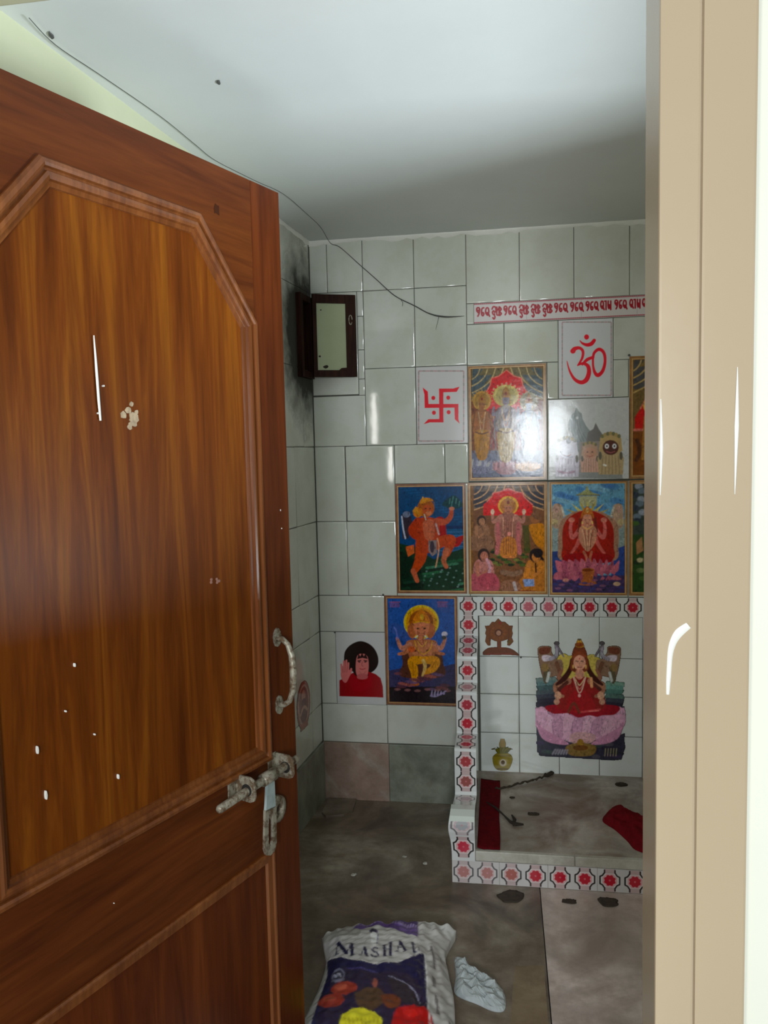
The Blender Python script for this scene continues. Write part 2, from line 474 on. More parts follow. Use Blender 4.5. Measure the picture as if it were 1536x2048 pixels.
# marble skirting
bm = bmesh.new(); box(bm, fb, -.2155, .064, 0, .2445, -.02, .009, .0015)
props(obj('baseboard_back', bm, M['skpink']), 'pinkish brown marble skirting slab under the portrait tile', 'skirting', kind='structure')
bm = bmesh.new(); box(bm, fb, .065, .361, 0, .243, -.02, .007, .0015)
props(obj('baseboard_back', bm, M['skgreen']), 'dark greenish marble skirting slab beside the stepped shrine wall', 'skirting', kind='structure')
bm = bmesh.new(); box(bm, fl, .010, 2.1, 0, .2445, -.02, .010, .0015)
props(obj('baseboard_left', bm, M['skgreen']), 'dark marble skirting along the left wall behind the door', 'skirting', kind='structure')
# ------------------------------------------------------------------ the door frame
fj = Fr((0, FY0, 0), (1, 0, 0), (0, 0, 1), (0, -1, 0))
fr_o = props(empty('door_frame', (XR, FY0, 0)), 'beige painted door frame with a groove down its face', 'door frame', kind='structure')
W1 = .0405
bm = bmesh.new()
box(bm, fj, XR, XR+W1, 0, HEAD+.09, -(FY1-FY0), 0, .003)
box(bm, fj, XR+W1+.0012, XR+.094, 0, HEAD+.09, -(FY1-FY0), -.0008, .003)
obj('jamb', bm, M['beige'], fr_o)
bm = bmesh.new(); box(bm, fj, XR+W1-.002, XR+W1+.003, 0, HEAD+.08, -.07, -.004)
obj('groove', bm, M['gap'], fr_o)
bm = bmesh.new(); box(bm, fj, XL-.09, XL, 0, HEAD+.09, -(FY1-FY0), 0, .003)
obj('jamb', bm, M['beige'], fr_o)
bm = bmesh.new(); box(bm, fj, XL, XR, HEAD, HEAD+.09, -.112, 0, .003)
obj('head', bm, M['cream'], fr_o)
def smear(name, parent, fr, pts, wd, n=.0012, mat='white_paint'):
    """a raised dab or run of paint, or a painted glint"""
    P = catmull(pts, 6); ws = np.interp(np.linspace(0, 1, len(P)), np.linspace(0, 1, len(wd)), wd)
    bm = bmesh.new(); rows = []
    for i, p in enumerate(P):
        t = P[min(i+1, len(P)-1)]-P[max(i-1, 0)]; t = t/max(1e-9, np.hypot(*t)); q = np.array((-t[1], t[0]))
        rows.append([bm.verts.new(fr(*(p+q*ws[i]*k), n*h)) for k, h in ((-1, 0), (-.6, .8), (0, 1), (.6, .8), (1, 0))])
    for a, b in zip(rows, rows[1:]):
        for j in range(4): bm.faces.new((a[j], a[j+1], b[j+1], b[j]))
    return obj(name, bm, M[mat], parent, smooth=True)
s = smear('paint_smear', fr_o, fj, [(.733, 1.262), (.722, 1.252), (.7155, 1.236), (.7135, 1.21), (.7125, 1.187)], [.0036, .0046, .0036, .0026, .0024, .0016])
s['label'] = 'curved white paint smear on the jamb'
s = smear('paint_run_or_glint', fr_o, fj, [(.7035, 1.50), (.7045, 1.45), (.7035, 1.40)], [.0006, .0018, .0006]); s['label'] = 'thin white paint run on the jamb edge'
smear('paint_run_or_glint', fr_o, fj, [(.7785, 1.53), (.7785, 1.47), (.7775, 1.40)], [.0004, .0021, .0004], .0006)  # painted glint: white streak standing in for a highlight on the jamb
# ------------------------------------------------------------------ small window in the left wall
wi = props(empty('window_1', tuple(fl((HU0+HU1)/2, HV0, 0))), 'small sooty window in the left wall with a dark wooden frame', 'window', kind='structure')
bm = bmesh.new()
a0, a1, b0, b1 = HU0-.016, HU1+.012, HV0-.022, HV1+.022
for (u0, u1, v0, v1) in ((a0, HU0+.006, b0, b1), (HU1-.014, a1, b0, b1), (HU0+.006, HU1-.014, b0, HV0+.004), (HU0+.006, HU1-.014, HV1-.004, b1)):
    box(bm, fl, u0, u1, v0, v1, -.09, .020, .002)
obj('window_frame', bm, M['darkwood'], wi)
bm = bmesh.new(); box(bm, fl, HU0+.004, HU1-.004, HV0+.002, HV1-.002, -.150, -.085)
obj('sooty_recess', bm, M['soot'], wi)
# the sash, swung open till it nearly touches the back wall
S0, S1 = Vector((-.190, -.080, 0)), Vector((-.030, -.016, 0))
sd = (S1-S0).normalized(); sn = Vector((sd.y, -sd.x, 0))
fs = Fr((S0.x, S0.y, 1.752), sd, (0, 0, 1), sn)
SW, SH = (S1-S0).length, .320
sa = empty('sash', tuple(fs(0, 0))); put(sa, wi)
bm = bmesh.new()
box(bm, fs, 0, .016, 0, SH, -.010, .010, .0015)
obj('stile', bm, M['darkwood'], sa)
bm = bmesh.new(); box(bm, fs, SW-.040, SW, 0, SH, -.010, .010, .0015); obj('stile', bm, M['darkwood'], sa)
bm = bmesh.new(); box(bm, fs, .016, SW-.040, SH-.034, SH, -.010, .0095, .0015); obj('rail', bm, M['darkwood'], sa)
bm = bmesh.new(); box(bm, fs, .016, SW-.040, 0, .026, -.010, .0095, .0015)
prism(bm, fs, [(SW-.072, .026), (SW-.040, .026), (SW-.040, .036), (SW-.062, .034)], -.008, .008)
obj('rail', bm, M['darkwood'], sa)
bm = bmesh.new(); box(bm, fs, .012, SW-.036, .020, SH-.030, -.003, .001); obj('pane', bm, M['frosted'], sa)
bm = bmesh.new()
tube(bm, [fs(SW-.022+.011*math.cos(a)*.6, SH-.098+.018*math.sin(a), .0115) for a in [i*math.pi/7 for i in range(14)]], .0022, 6)
k = obj('pull_ring', bm, M['metal'], sa, True)
bm = bmesh.new()
for (u, v, r) in ((.048, .040, .011), (.026, .080, .006), (.035, .26, .004)):
    prism(bm, fs, [(u+r*math.cos(a)*random.uniform(.6, 1.1), v+.7*r*math.sin(a)*random.uniform(.6, 1.1)) for a in [i*math.pi/6 for i in range(12)]], .0008, .0016)
obj('dirt_spot', bm, M['dirt'], sa)
# ------------------------------------------------------------------ painting printed pictures into vertex colours
# reference grid of the back wall plane -> metres (x, z)
HW = np.array([[2.101735853e-03, -5.040552104e-05, -1.495718469e+00], [1.015376404e-04, -2.142958137e-03, 3.351877095e+00], [1.017566796e-04, -5.426426545e-05, 1.0]])
HB = np.array([[-1.490405836e-03, -5.716550950e-04, 2.009793882e+00], [-1.510303977e-04, 3.458310319e-03, -5.290880203e+00], [-2.429592023e-05, -1.086241845e-03, 1.0]])
def view(H, x0, y0, s):
    def f(pts):
        p = np.atleast_2d(np.array(pts, float))
        q = np.c_[x0+p[:, 0]/s, y0+p[:, 1]/s, np.ones(len(p))] @ H.T
        return q[:, :2]/q[:, 2:]
    return f
ident = lambda pts: np.atleast_2d(np.array(pts, float))

class Canvas:
    def __init__(s, x0, x1, z0, z1, cell, bg, white=(140, 142, 132), tf=ident, ss=3, gain=.35, sat=1.14):
        s.x0, s.z0 = x0, z0
        s.nx, s.ny = max(2, int(round((x1-x0)/cell))), max(2, int(round((z1-z0)/cell)))
        s.cx, s.cz = (x1-x0)/s.nx, (z1-z0)/s.ny
        s.x1, s.z1, s.ss, s.tf = x1, z1, ss, tf
        s.w = lin(white); s.gain = gain; s.sat = sat
        W, H = s.nx*ss, s.ny*ss
        s.X = (x0+(np.arange(W)+.5)*s.cx/ss)[None, :].repeat(H, 0)
        s.Z = (z0+(np.arange(H)+.5)*s.cz/ss)[:, None].repeat(W, 1)
        s.img = np.empty((H, W, 3)); s.img[:] = s.c(bg) if bg is not None else 0
        s.al = np.full((H, W), 1.0 if bg is not None else 0.0)
    def c(s, col):
        v = lin(col)/s.w*s.gain; g = v @ np.array((.25, .6, .15))
        return np.clip(g+(v-g)*s.sat, .003, .92)
    def _bb(s, x0, x1, z0, z1):
        k = s.ss
        i0 = int(max(0, (x0-s.x0)/s.cx*k-1)); i1 = int(min(s.nx*k, (x1-s.x0)/s.cx*k+2))
        j0 = int(max(0, (z0-s.z0)/s.cz*k-1)); j1 = int(min(s.ny*k, (z1-s.z0)/s.cz*k+2))
        return (slice(j0, j1), slice(i0, i1)) if i1 > i0 and j1 > j0 else None
    def _put(s, sl, m, col, a):
        m = (m*a)[..., None] if m.dtype != bool else (m.astype(float)*a)[..., None]
        s.img[sl] = s.img[sl]*(1-m)+s.c(col)*m
        s.al[sl] = np.maximum(s.al[sl], m[..., 0])
    def poly(s, pts, col, a=1.0, smooth=False, k=6):
        if smooth: pts = catmull(pts, k, True)
        P = s.tf(pts)
        sl = s._bb(P[:, 0].min(), P[:, 0].max(), P[:, 1].min(), P[:, 1].max())
        if sl is None: return s
        X, Z = s.X[sl], s.Z[sl]; ins = np.zeros(X.shape, bool)
        for i in range(len(P)):
            (xa, za), (xb, zb) = P[i-1], P[i]
            if za == zb: continue
            ins ^= ((za > Z) != (zb > Z)) & (X < (xb-xa)*(Z-za)/(zb-za)+xa)
        s._put(sl, ins, col, a); return s
    def ell(s, cx, cy, rx, ry, col, a=1.0, rot=0, t0=0, t1=360):
        r = math.radians(rot)
        pts = []
        for d in np.linspace(math.radians(t0), math.radians(t1), 40):
            u, v = rx*math.cos(d), ry*math.sin(d)
            pts.append((cx+u*math.cos(r)-v*math.sin(r), cy+u*math.sin(r)+v*math.cos(r)))
        return s.poly(pts, col, a)
    def line(s, pts, w, col, a=1.0, smooth=True, k=6, closed=False):
        """w: width or list of widths, in the units of tf"""
        n = len(pts)
        if smooth and n > 2: pts = catmull(pts, k, closed)
        pts = np.array(pts, float)
        if closed: pts = np.vstack([pts, pts[:1]])
        ws = np.interp(np.linspace(0, 1, len(pts)), np.linspace(0, 1, len(w)), w) if isinstance(w, (list, tuple)) else np.full(len(pts), w)
        P = s.tf(pts)
        q = s.tf([pts[0], pts[0]+np.array((1., 0))]); sc = np.hypot(*(q[1]-q[0]))
        R = ws*sc/2
        sl = s._bb(P[:, 0].min()-R.max(), P[:, 0].max()+R.max(), P[:, 1].min()-R.max(), P[:, 1].max()+R.max())
        if sl is None: return s
        X, Z = s.X[sl], s.Z[sl]; m = np.zeros(X.shape, bool)
        for i in range(len(P)-1):
            d = P[i+1]-P[i]; L = d@d
            t = np.clip(((X-P[i][0])*d[0]+(Z-P[i][1])*d[1])/max(L, 1e-12), 0, 1)
            m |= np.hypot(X-P[i][0]-t*d[0], Z-P[i][1]-t*d[1]) <= R[i]+(R[i+1]-R[i])*t
        s._put(sl, m, col, a); return s
    def mottle(s, amt, cells=3, seed=1):
        r = np.random.default_rng(seed)
        for f in (cells, cells*3):
            h, w = s.img.shape[0]//(f*s.ss)+2, s.img.shape[1]//(f*s.ss)+2
            g = 1+amt*r.standard_normal((h, w, 1))
            s.img *= np.clip(np.kron(g, np.ones((f*s.ss, f*s.ss, 1)))[:s.img.shape[0], :s.img.shape[1]], .4, 1.8)
        return s
    def orn(s, n, seed=1, size=.0045, lo=.45, hi=1.45, z0=None, z1=None):
        """fine ornament of the print: small dabs and strokes lighter or darker than what they lie on"""
        r = np.random.default_rng(seed); k = s.ss
        H, W = s.al.shape
        for i in range(n):
            x, z = r.uniform(s.x0, s.x1), r.uniform(s.z0 if z0 is None else z0, s.z1 if z1 is None else z1)
            a, L, w = r.choice([r.normal(1.57, .35), r.uniform(0, 3.14)]), r.uniform(.5, 1.8)*size, r.uniform(.16, .42)*size
            f = r.uniform(lo, .85) if r.random() < .62 else r.uniform(1.1, hi)
            sl = s._bb(x-L, x+L, z-L, z+L)
            if sl is None: continue
            u = (s.X[sl]-x)*math.cos(a)+(s.Z[sl]-z)*math.sin(a); v = -(s.X[sl]-x)*math.sin(a)+(s.Z[sl]-z)*math.cos(a)
            m = ((u/L)**2+(v/w)**2 < 1)[..., None]
            s.img[sl] = np.where(m, s.img[sl]*f, s.img[sl])
        return s
    def out(s):
        k = s.ss
        C = s.img.reshape(s.ny, k, s.nx, k, 3).mean((1, 3)); A = s.al.reshape(s.ny, k, s.nx, k).mean((1, 3))
        # a little of the softness of a printed picture
        def blur(a):
            p = np.pad(a, ((1, 1), (1, 1))+((0, 0),)*(a.ndim-2), mode='edge')
            return (p[:-2, 1:-1]+p[2:, 1:-1]+p[1:-1, :-2]+p[1:-1, 2:]+3*p[1:-1, 1:-1])/7
        return blur(np.clip(C, .002, .95)), A

def colour_mesh(name, P, C, mat, A=None, skirt=None, parent=None, smooth=False, extra=None):
    """P, C: (ny, nx, 3) points and colours -> one mesh; skirt: vector to close the rim backwards"""
    ny, nx = P.shape[:2]
    idx = np.arange(ny*nx).reshape(ny, nx)
    q = np.stack([idx[:-1, :-1], idx[:-1, 1:], idx[1:, 1:], idx[1:, :-1]], -1).reshape(-1, 4)
    if A is not None:
        a = A.reshape(-1) > .5
        q = q[a[q].any(1)]
    V = P.reshape(-1, 3); Cc = C.reshape(-1, 3)
    if skirt is not None:
        e = np.concatenate([q[:, [0, 1]], q[:, [1, 2]], q[:, [2, 3]], q[:, [3, 0]]])
        key = np.minimum(e[:, 0], e[:, 1]).astype(np.int64)*10000000+np.maximum(e[:, 0], e[:, 1])
        u, first, cnt = np.unique(key, return_index=True, return_counts=True)
        e = e[first[cnt == 1]]
        used = np.unique(e); remap = np.zeros(len(V), int); remap[used] = len(V)+np.arange(len(used))
        V = np.vstack([V, V[used]+np.array(skirt)]); Cc = np.vstack([Cc, Cc[used]])
        q = np.vstack([q, np.stack([e[:, 1], e[:, 0], remap[e[:, 0]], remap[e[:, 1]]], -1)])
    used = np.unique(q); mp = np.zeros(len(V), int); mp[used] = np.arange(len(used)); V, Cc, q = V[used], Cc[used], mp[q]
    me = bpy.data.meshes.new(name)
    me.vertices.add(len(V)); me.vertices.foreach_set('co', V.astype(np.float32).ravel())
    me.loops.add(len(q)*4); me.loops.foreach_set('vertex_index', q.astype(np.int32).ravel())
    me.polygons.add(len(q)); me.polygons.foreach_set('loop_start', (np.arange(len(q))*4).astype(np.int32))
    me.polygons.foreach_set('use_smooth', np.full(len(q), bool(smooth)))
    me.update(calc_edges=True)
    ca = me.color_attributes.new('Col', 'FLOAT_COLOR', 'POINT')
    ca.data.foreach_set('color', np.c_[Cc, np.ones(len(Cc))].astype(np.float32).ravel())
    me.validate(); me.update()
    me.materials.append(mat)
    return put(link(bpy.data.objects.new(name, me)), parent)

def panel(name, cv, lift, mat, parent=None, mask=False, tilt=(0, 0), fr=fb, thick=.004):
    C, A = cv.out()
    us = np.linspace(cv.x0, cv.x1, cv.nx); vs = np.linspace(cv.z0, cv.z1, cv.ny)
    U, Vv = np.meshgrid(us, vs)
    n = lift+(U-(cv.x0+cv.x1)/2)*tilt[0]+(Vv-(cv.z0+cv.z1)/2)*tilt[1]
    P = np.array(fr.o)+U[..., None]*np.array(fr.u)+Vv[..., None]*np.array(fr.v)+n[..., None]*np.array(fr.n)
    return colour_mesh(name, P, C, mat, A if mask else None, tuple(-np.array(fr.n)*thick), parent)

def border(o, x0, x1, z0, z1, w, lift, mat, line=None, tilt=(0, 0)):
    """a printed border strip round a picture, with its gold inner line"""
    cx, cz = (x0+x1)/2, (z0+z1)/2
    f = Fr((0, 0, 0), (1, 0, 0), (0, 0, 1), (0, -1, 0))
    def strip(i0, i1, h, name, m):
        bm = bmesh.new()
        a = [(x0+i0, z0+i0), (x1-i0, z0+i0), (x1-i0, z1-i0), (x0+i0, z1-i0)]
        b = [(x0+i1, z0+i1), (x1-i1, z0+i1), (x1-i1, z1-i1), (x0+i1, z1-i1)]
        P = lambda p, n: bm.verts.new(f(p[0], p[1], lift+n+(p[0]-cx)*tilt[0]+(p[1]-cz)*tilt[1]))
        R = [[P(p, -.003) for p in a], [P(p, h) for p in a], [P(p, h) for p in b], [P(p, -.003) for p in b]]
        for r0, r1 in zip(R, R[1:]):
            for i in range(4): bm.faces.new((r0[i], r0[(i+1) % 4], r1[(i+1) % 4], r1[i]))
        return obj(name, bm, m, o)
    strip(0, w, .0008, 'border', mat)
    if line: strip(w*.62, w*.62+line, .0012, 'border_line', M['gold'])
# ------------------------------------------------------------------ the pictures on the back wall
PC = .0017
def poster(name, rect, cv, lab, bw=.011, mat=None, line=.003, tilt=(0, 0), cat='religious poster', group='devotional posters', lift=.002):
    lift += abs(tilt[0])*(rect[1]-rect[0])/2+abs(tilt[1])*(rect[3]-rect[2])/2
    o = panel(name, cv, lift, M['print'], tilt=tilt, thick=.019 if tilt[0] else .004)
    if bw: border(o, *rect, bw, lift, mat or M['border'], line, tilt)
    return props(o, lab, cat, group)

def curtains(c, X, Y, W, H, cols):
    """tent hangings in both upper corners; X, Y, W, H = picture area in the units of the view"""
    dark, mid, edge = cols
    for sgn, bx in ((1, X), (-1, X+W)):
        P = lambda u, v: (bx+sgn*u*W, Y+v*H)
        c.poly([P(0, 0), P(.47, 0), P(.40, .07), P(.30, .10), P(.22, .17), P(.10, .27), P(0, .30)], mid)
        for k, (a, b) in enumerate(((.10, .05), (.22, .12), (.34, .20))):
            c.poly([P(.02, b-.03), P(a+.02, b-.05), P(a+.06, b-.04), P(a*.8, b+.035), P(a*.4, b+.06), P(.02, b+.07)], dark, .9, True)
        for k in range(4):
            a = .12+.11*k
            c.line([P(a, 0), P(a*.82, .05+.03*k), P(a*.45, .09+.05*k), P(.01, .11+.065*k)], W*.016, edge)

def arch(c, cx, y0, w, h, col, rim):
    """scalloped red arch"""
    pts = [(cx, y0), (cx+.16*w, y0+.13*h), (cx+.30*w, y0+.17*h), (cx+.33*w, y0+.32*h), (cx+.42*w, y0+.48*h), (cx+.5*w, y0+.60*h), (cx+.5*w, y0+h),
           (cx-.5*w, y0+h), (cx-.5*w, y0+.60*h), (cx-.42*w, y0+.48*h), (cx-.33*w, y0+.32*h), (cx-.30*w, y0+.17*h), (cx-.16*w, y0+.13*h)]
    c.poly(pts, col)
    c.line(pts[-4:]+pts[:6], w*.022, rim, smooth=False)

def lotus(c, cx, cy, rx, ry, cols, n=9):
    for row, (k, sc) in enumerate(((1, 1.0), (.45, .8))):
        for i in range(n):
            t = (i-(n-1)/2)/((n-1)/2)
            x = cx+t*rx*.88*(1 if row == 0 else .8)
            h = ry*(1-.35*abs(t))*sc
            c.poly([(x-rx*.16, cy+ry*.1), (x-rx*.10+t*rx*.08, cy-h*.6), (x+t*rx*.16, cy-h), (x+rx*.10+t*rx*.08, cy-h*.6), (x+rx*.16, cy+ry*.1)],
                   cols[(i+row) % len(cols)], .95, True)
    c.ell(cx, cy+ry*.15, rx*.8, ry*.35, cols[0])

# --- three standing crowned figures under a red arch (upper row)
tf = view(HW, 930, 720, 8.194)
r = (.411, .7115, 1.330, 1.778)
c = Canvas(*r, PC, (112, 78, 34), (146, 150, 140), tf)
c.poly([(110, 150), (1260, 120), (1260, 1900), (130, 1920)], (120, 92, 52))
c.poly([(110, 500), (1260, 480), (1260, 1500), (130, 1500)], (116, 62, 36))
curtains(c, 110, 130, 1160, 1700, ((68, 84, 86), (106, 98, 66), (176, 160, 110)))
arch(c, 680, 170, 800, 760, (190, 12, 12), (206, 120, 96))
c.poly([(390, 800), (960, 800), (960, 1450), (390, 1450)], (128, 34, 26))
for i in range(7): c.ell(470+70*i, 480-95*math.sin(math.pi*i/6), 13, 22, (208, 140, 120))
c.poly([(110, 1480), (1270, 1480), (1270, 1900), (130, 1920)], (104, 110, 122))
for i in range(24): c.ell(140+48*i, 1830+25*math.sin(i*2.1), 40, 12, ((120, 128, 142), (84, 92, 106))[i % 2])
def standing(cx, top, skin, robe, halo, k, dress, wide=1.0):
    c.ell(cx, top+150*k, 150*k*wide, 160*k, halo); c.ell(cx, top+150*k, 118*k*wide, 128*k, tuple(int(v*.86) for v in halo))
    for i in range(11):
        a = math.pi*(1.0+i/10); c.line([(cx+135*k*wide*math.cos(a), top+150*k+140*k*math.sin(a)), (cx+172*k*wide*math.cos(a), top+150*k+182*k*math.sin(a))], 12*k, halo)
    # body
    c.poly([(cx-70*k, top+300*k), (cx+70*k, top+300*k), (cx+135*k, top+420*k), (cx+120*k, top+720*k), (cx+80*k, top+1060*k), (cx-80*k, top+1060*k), (cx-120*k, top+720*k), (cx-135*k, top+420*k)], robe, 1, True)
    c.poly([(cx-105*k, top+640*k), (cx+105*k, top+640*k), (cx+125*k, top+820*k), (cx+70*k, top+1090*k), (cx-70*k, top+1090*k), (cx-125*k, top+820*k)], dress, 1, True)
    for sx in (-1, 1):       # arms
        c.line([(cx+sx*95*k, top+370*k), (cx+sx*160*k, top+560*k), (cx+sx*115*k, top+660*k)], [56*k, 46*k, 34*k], skin)
        c.line([(cx+sx*95*k, top+360*k), (cx+sx*185*k, top+430*k), (cx+sx*175*k, top+320*k)], [50*k, 40*k, 30*k], skin)
        c.line([(cx+sx*110*k, top+330*k), (cx+sx*165*k, top+700*k), (cx+sx*130*k, top+1000*k)], [18*k, 26*k, 14*k], tuple(int(v*.75) for v in robe))
    c.poly([(cx-52*k, top+330*k), (cx+52*k, top+330*k), (cx+62*k, top+620*k), (cx-62*k, top+620*k)], skin)
    c.ell(cx, top+215*k, 56*k, 76*k, skin)                       # face
    c.poly([(cx-66*k, top+175*k), (cx-46*k, top+70*k), (cx, top+5*k), (cx+46*k, top+70*k), (cx+66*k, top+175*k)], (150, 108, 46))   # crown
    c.ell(cx, top+120*k, 18*k, 26*k, (120, 40, 26))
    for sx in (-1, 1):
        c.ell(cx+sx*22*k, top+208*k, 9*k, 5*k, (30, 22, 20)); c.ell(cx+sx*60*k, top+235*k, 12*k, 26*k, (190, 150, 80))
    c.line([(cx-14*k, top+258*k), (cx, top+263*k), (cx+14*k, top+258*k)], 7*k, (120, 40, 36))
    for j in range(3):                                           # garland and belt
        c.line([(cx-58*k, top+330*k), (cx-(26-4*j)*k, top+(470+70*j)*k), (cx, top+(510+80*j)*k), (cx+(26-4*j)*k, top+(470+70*j)*k), (cx+58*k, top+330*k)], 10*k, ((188, 150, 90), (150, 70, 50), (176, 160, 120))[j])
    c.line([(cx-100*k, top+660*k), (cx, top+690*k), (cx+100*k, top+660*k)], 22*k, (96, 58, 26))
    for j in range(4): c.line([(cx-30*k+20*j*k, top+720*k), (cx-45*k+30*j*k, top+1050*k)], 7*k, tuple(int(v*.72) for v in dress))
lotus(c, 250, 1770, 230, 190, ((120, 122, 136), (150, 152, 160), (168, 170, 160)))
lotus(c, 670, 1780, 200, 190, ((150, 112, 112), (176, 132, 128), (132, 92, 98)))
lotus(c, 1030, 1760, 190, 120, ((178, 140, 96), (196, 160, 120), (170, 130, 90)))
standing(280, 520, (150, 98, 50), (146, 92, 48), (176, 138, 66), 1.0, (166, 118, 34))
standing(670, 420, (112, 106, 112), (124, 112, 96), (186, 172, 96), 1.12, (168, 146, 92), 1.25)
standing(1040, 540, (126, 142, 152), (116, 128, 136), (150, 146, 110), .98, (150, 158, 160))
c.orn(1500, 3).mottle(.07, 2, 3)
poster('devotional_poster', r, c, 'poster of three standing crowned figures under a red arch, left of the temple picture', tilt=GLARE)

# --- temple and big-eyed idols on white
tf = view(HW, 1090, 780, 7.314)
r = (.7205, 1.0185, 1.329, 1.637)
c = Canvas(*r, PC, (150, 154, 144), (150, 154, 144), tf, gain=.62, sat=1)
c.poly([(455, 250), (430, 330), (385, 370), (345, 470), (345, 570), (420, 680), (480, 900), (760, 900), (690, 640), (600, 530), (545, 420), (535, 345), (495, 320)], (96, 106, 98), 1, False)
for k in range(5): c.line([(400+24*k, 380), (385+34*k, 560), (430+48*k, 760)], 9, (74, 84, 80))
c.poly([(735, 480), (700, 570), (620, 620), (600, 760), (850, 760), (840, 660), (780, 570)], (84, 82, 74))
c.ell(465, 410, 16, 22, (166, 172, 162))
c.poly([(150, 1290), (150, 1190), (480, 1150), (1110, 1180), (1125, 1290)], (104, 108, 100))
c.poly([(500, 760), (860, 740), (860, 1200), (480, 1200)], (110, 104, 92))
def idol(cx, cy, k, face, cloth, crown, eyes=True):
    c.poly([(cx-170*k, cy+330*k), (cx-190*k, cy+90*k), (cx-120*k, cy-40*k), (cx+120*k, cy-40*k), (cx+190*k, cy+90*k), (cx+175*k, cy+330*k)], cloth)
    for i in range(6): c.line([(cx-110*k+44*i*k, cy+60*k), (cx-130*k+52*i*k, cy+320*k)], 12*k, tuple(int(v*.78) for v in cloth))
    c.poly([(cx-170*k, cy-10*k), (cx-150*k, cy-200*k), (cx-70*k, cy-260*k), (cx+70*k, cy-260*k), (cx+150*k, cy-200*k), (cx+170*k, cy-10*k), (cx, cy+40*k)], crown)
    for i in range(7): c.ell(cx-120*k+40*i*k, cy-225*k-40*k*math.sin(math.pi*i/6), 26*k, 30*k, ((86, 84, 52), (128, 112, 62))[i % 2])
    c.ell(cx, cy-60*k, 115*k, 108*k, face)
    if eyes:
        for sx in (-1, 1):
            c.ell(cx+sx*54*k, cy-80*k, 30*k, 36*k, (192, 180, 170)); c.ell(cx+sx*54*k, cy-80*k, 13*k, 17*k, (22, 12, 12))
    c.line([(cx-60*k, cy-5*k), (cx, cy+14*k), (cx+60*k, cy-5*k)], 14*k, (120, 60, 56))
    for sx in (-1, 1): c.ell(cx+sx*150*k, cy+60*k, 24*k, 60*k, (70, 66, 50))
idol(320, 950, .95, (168, 170, 172), (150, 146, 150), (160, 160, 160), False)
c.ell(342, 745, 34, 42, (60, 62, 68)); c.line([(225, 900), (260, 950), (320, 970), (400, 980)], 14, (110, 112, 120)); c.line([(200, 1180), (300, 1210), (420, 1190)], 34, (120, 92, 104))
idol(650, 960, .72, (150, 110, 82), (156, 122, 98), (140, 112, 84), False)
for sx in (-1, 1): c.ell(650+sx*34, 905, 12, 12, (84, 56, 40))
idol(950, 900, 1.0, (62, 26, 16), (140, 122, 82), (144, 122, 74))
c.line([(850, 1090), (880, 1100)], 26, (190, 180, 160))
c.orn(350, 4, .0035, .6, 1.2, 1.33, 1.48).mottle(.02, 2, 4)
poster('temple_picture_tile', r, c, 'white picture tile of a grey temple tower and three round-faced idols', bw=0, tilt=GLARE2, cat='picture tile', group='printed picture tiles')

# --- the two posters cut off by the door frame
for lower in (False, True):
    r = (1.0225, 1.325, .873, 1.321) if lower else (1.0225, 1.325, 1.327, 1.792)
    w, h = r[1]-r[0], r[3]-r[2]
    T2 = (lambda r, w, h: (lambda pts: np.c_[r[0]+np.atleast_2d(np.array(pts, float))[:, 0]*w, r[3]-np.atleast_2d(np.array(pts, float))[:, 1]*w]))(r, w, h)
    c = Canvas(*r, .0022, (104, 84, 48), (136, 138, 128), T2)
    if not lower:
        curtains(c, .04, .03, .92, 1.4, ((64, 66, 66), (112, 92, 48), (176, 150, 92)))
        arch(c, .5, .22, .86, .9, (176, 14, 10), (196, 110, 84))
        c.poly([(.04, .92), (.96, .92), (.96, 1.5), (.04, 1.5)], (110, 62, 24))
        c.line([(.06, .92), (.94, .92)], .03, (190, 110, 90), smooth=False)
        for cx, k in ((.26, .8), (.5, 1), (.74, .8)):
            c.ell(cx, .62, .11*k, .12*k, (196, 160, 70)); c.ell(cx, .64, .06*k, .075*k, (150, 98, 70)); c.poly([(cx-.1*k, .75), (cx+.1*k, .75), (cx+.14*k, 1.3), (cx-.14*k, 1.3)], (150, 104, 48))
        c.line([(.10, 1.05), (.13, 1.2), (.09, 1.3)], .05, (70, 38, 20))
        lab = 'poster with green hangings and a red arch, upper one half hidden by the door frame'
    else:
        c.poly([(.04, .03), (.96, .03), (.96, 1.46), (.04, 1.46)], (52, 62, 52))
        for i in range(9): c.ell(.12+.05*math.sin(i*2.3), .08+.055*i, .05, .04, ((130, 138, 140), (92, 104, 108), (44, 52, 60))[i % 3])
        c.poly([(.04, .7), (.96, .62), (.96, 1.46), (.04, 1.46)], (40, 66, 30))
        for i in range(30): c.ell(.08+.9*((i*.37) % 1), .55+.85*((i*.61) % 1), .05, .03, ((60, 86, 40), (28, 44, 24), (90, 104, 60))[i % 3])
        c.ell(.5, .45, .15, .16, (190, 150, 90)); c.ell(.5, .47, .08, .1, (80, 96, 130)); c.poly([(.36, .6), (.64, .6), (.72, 1.25), (.30, 1.25)], (170, 132, 50))
        c.poly([(.09, .80), (.16, .72), (.18, .9), (.10, .95)], (150, 112, 72)); c.ell(.14, 1.02, .04, .03, (160, 150, 110))
        lab = 'dark green garden poster, lower one half hidden by the door frame'
    c.orn(700, 6+lower, .006).mottle(.06, 2, 6+lower)
    poster('devotional_poster', r, c, lab, bw=.014)

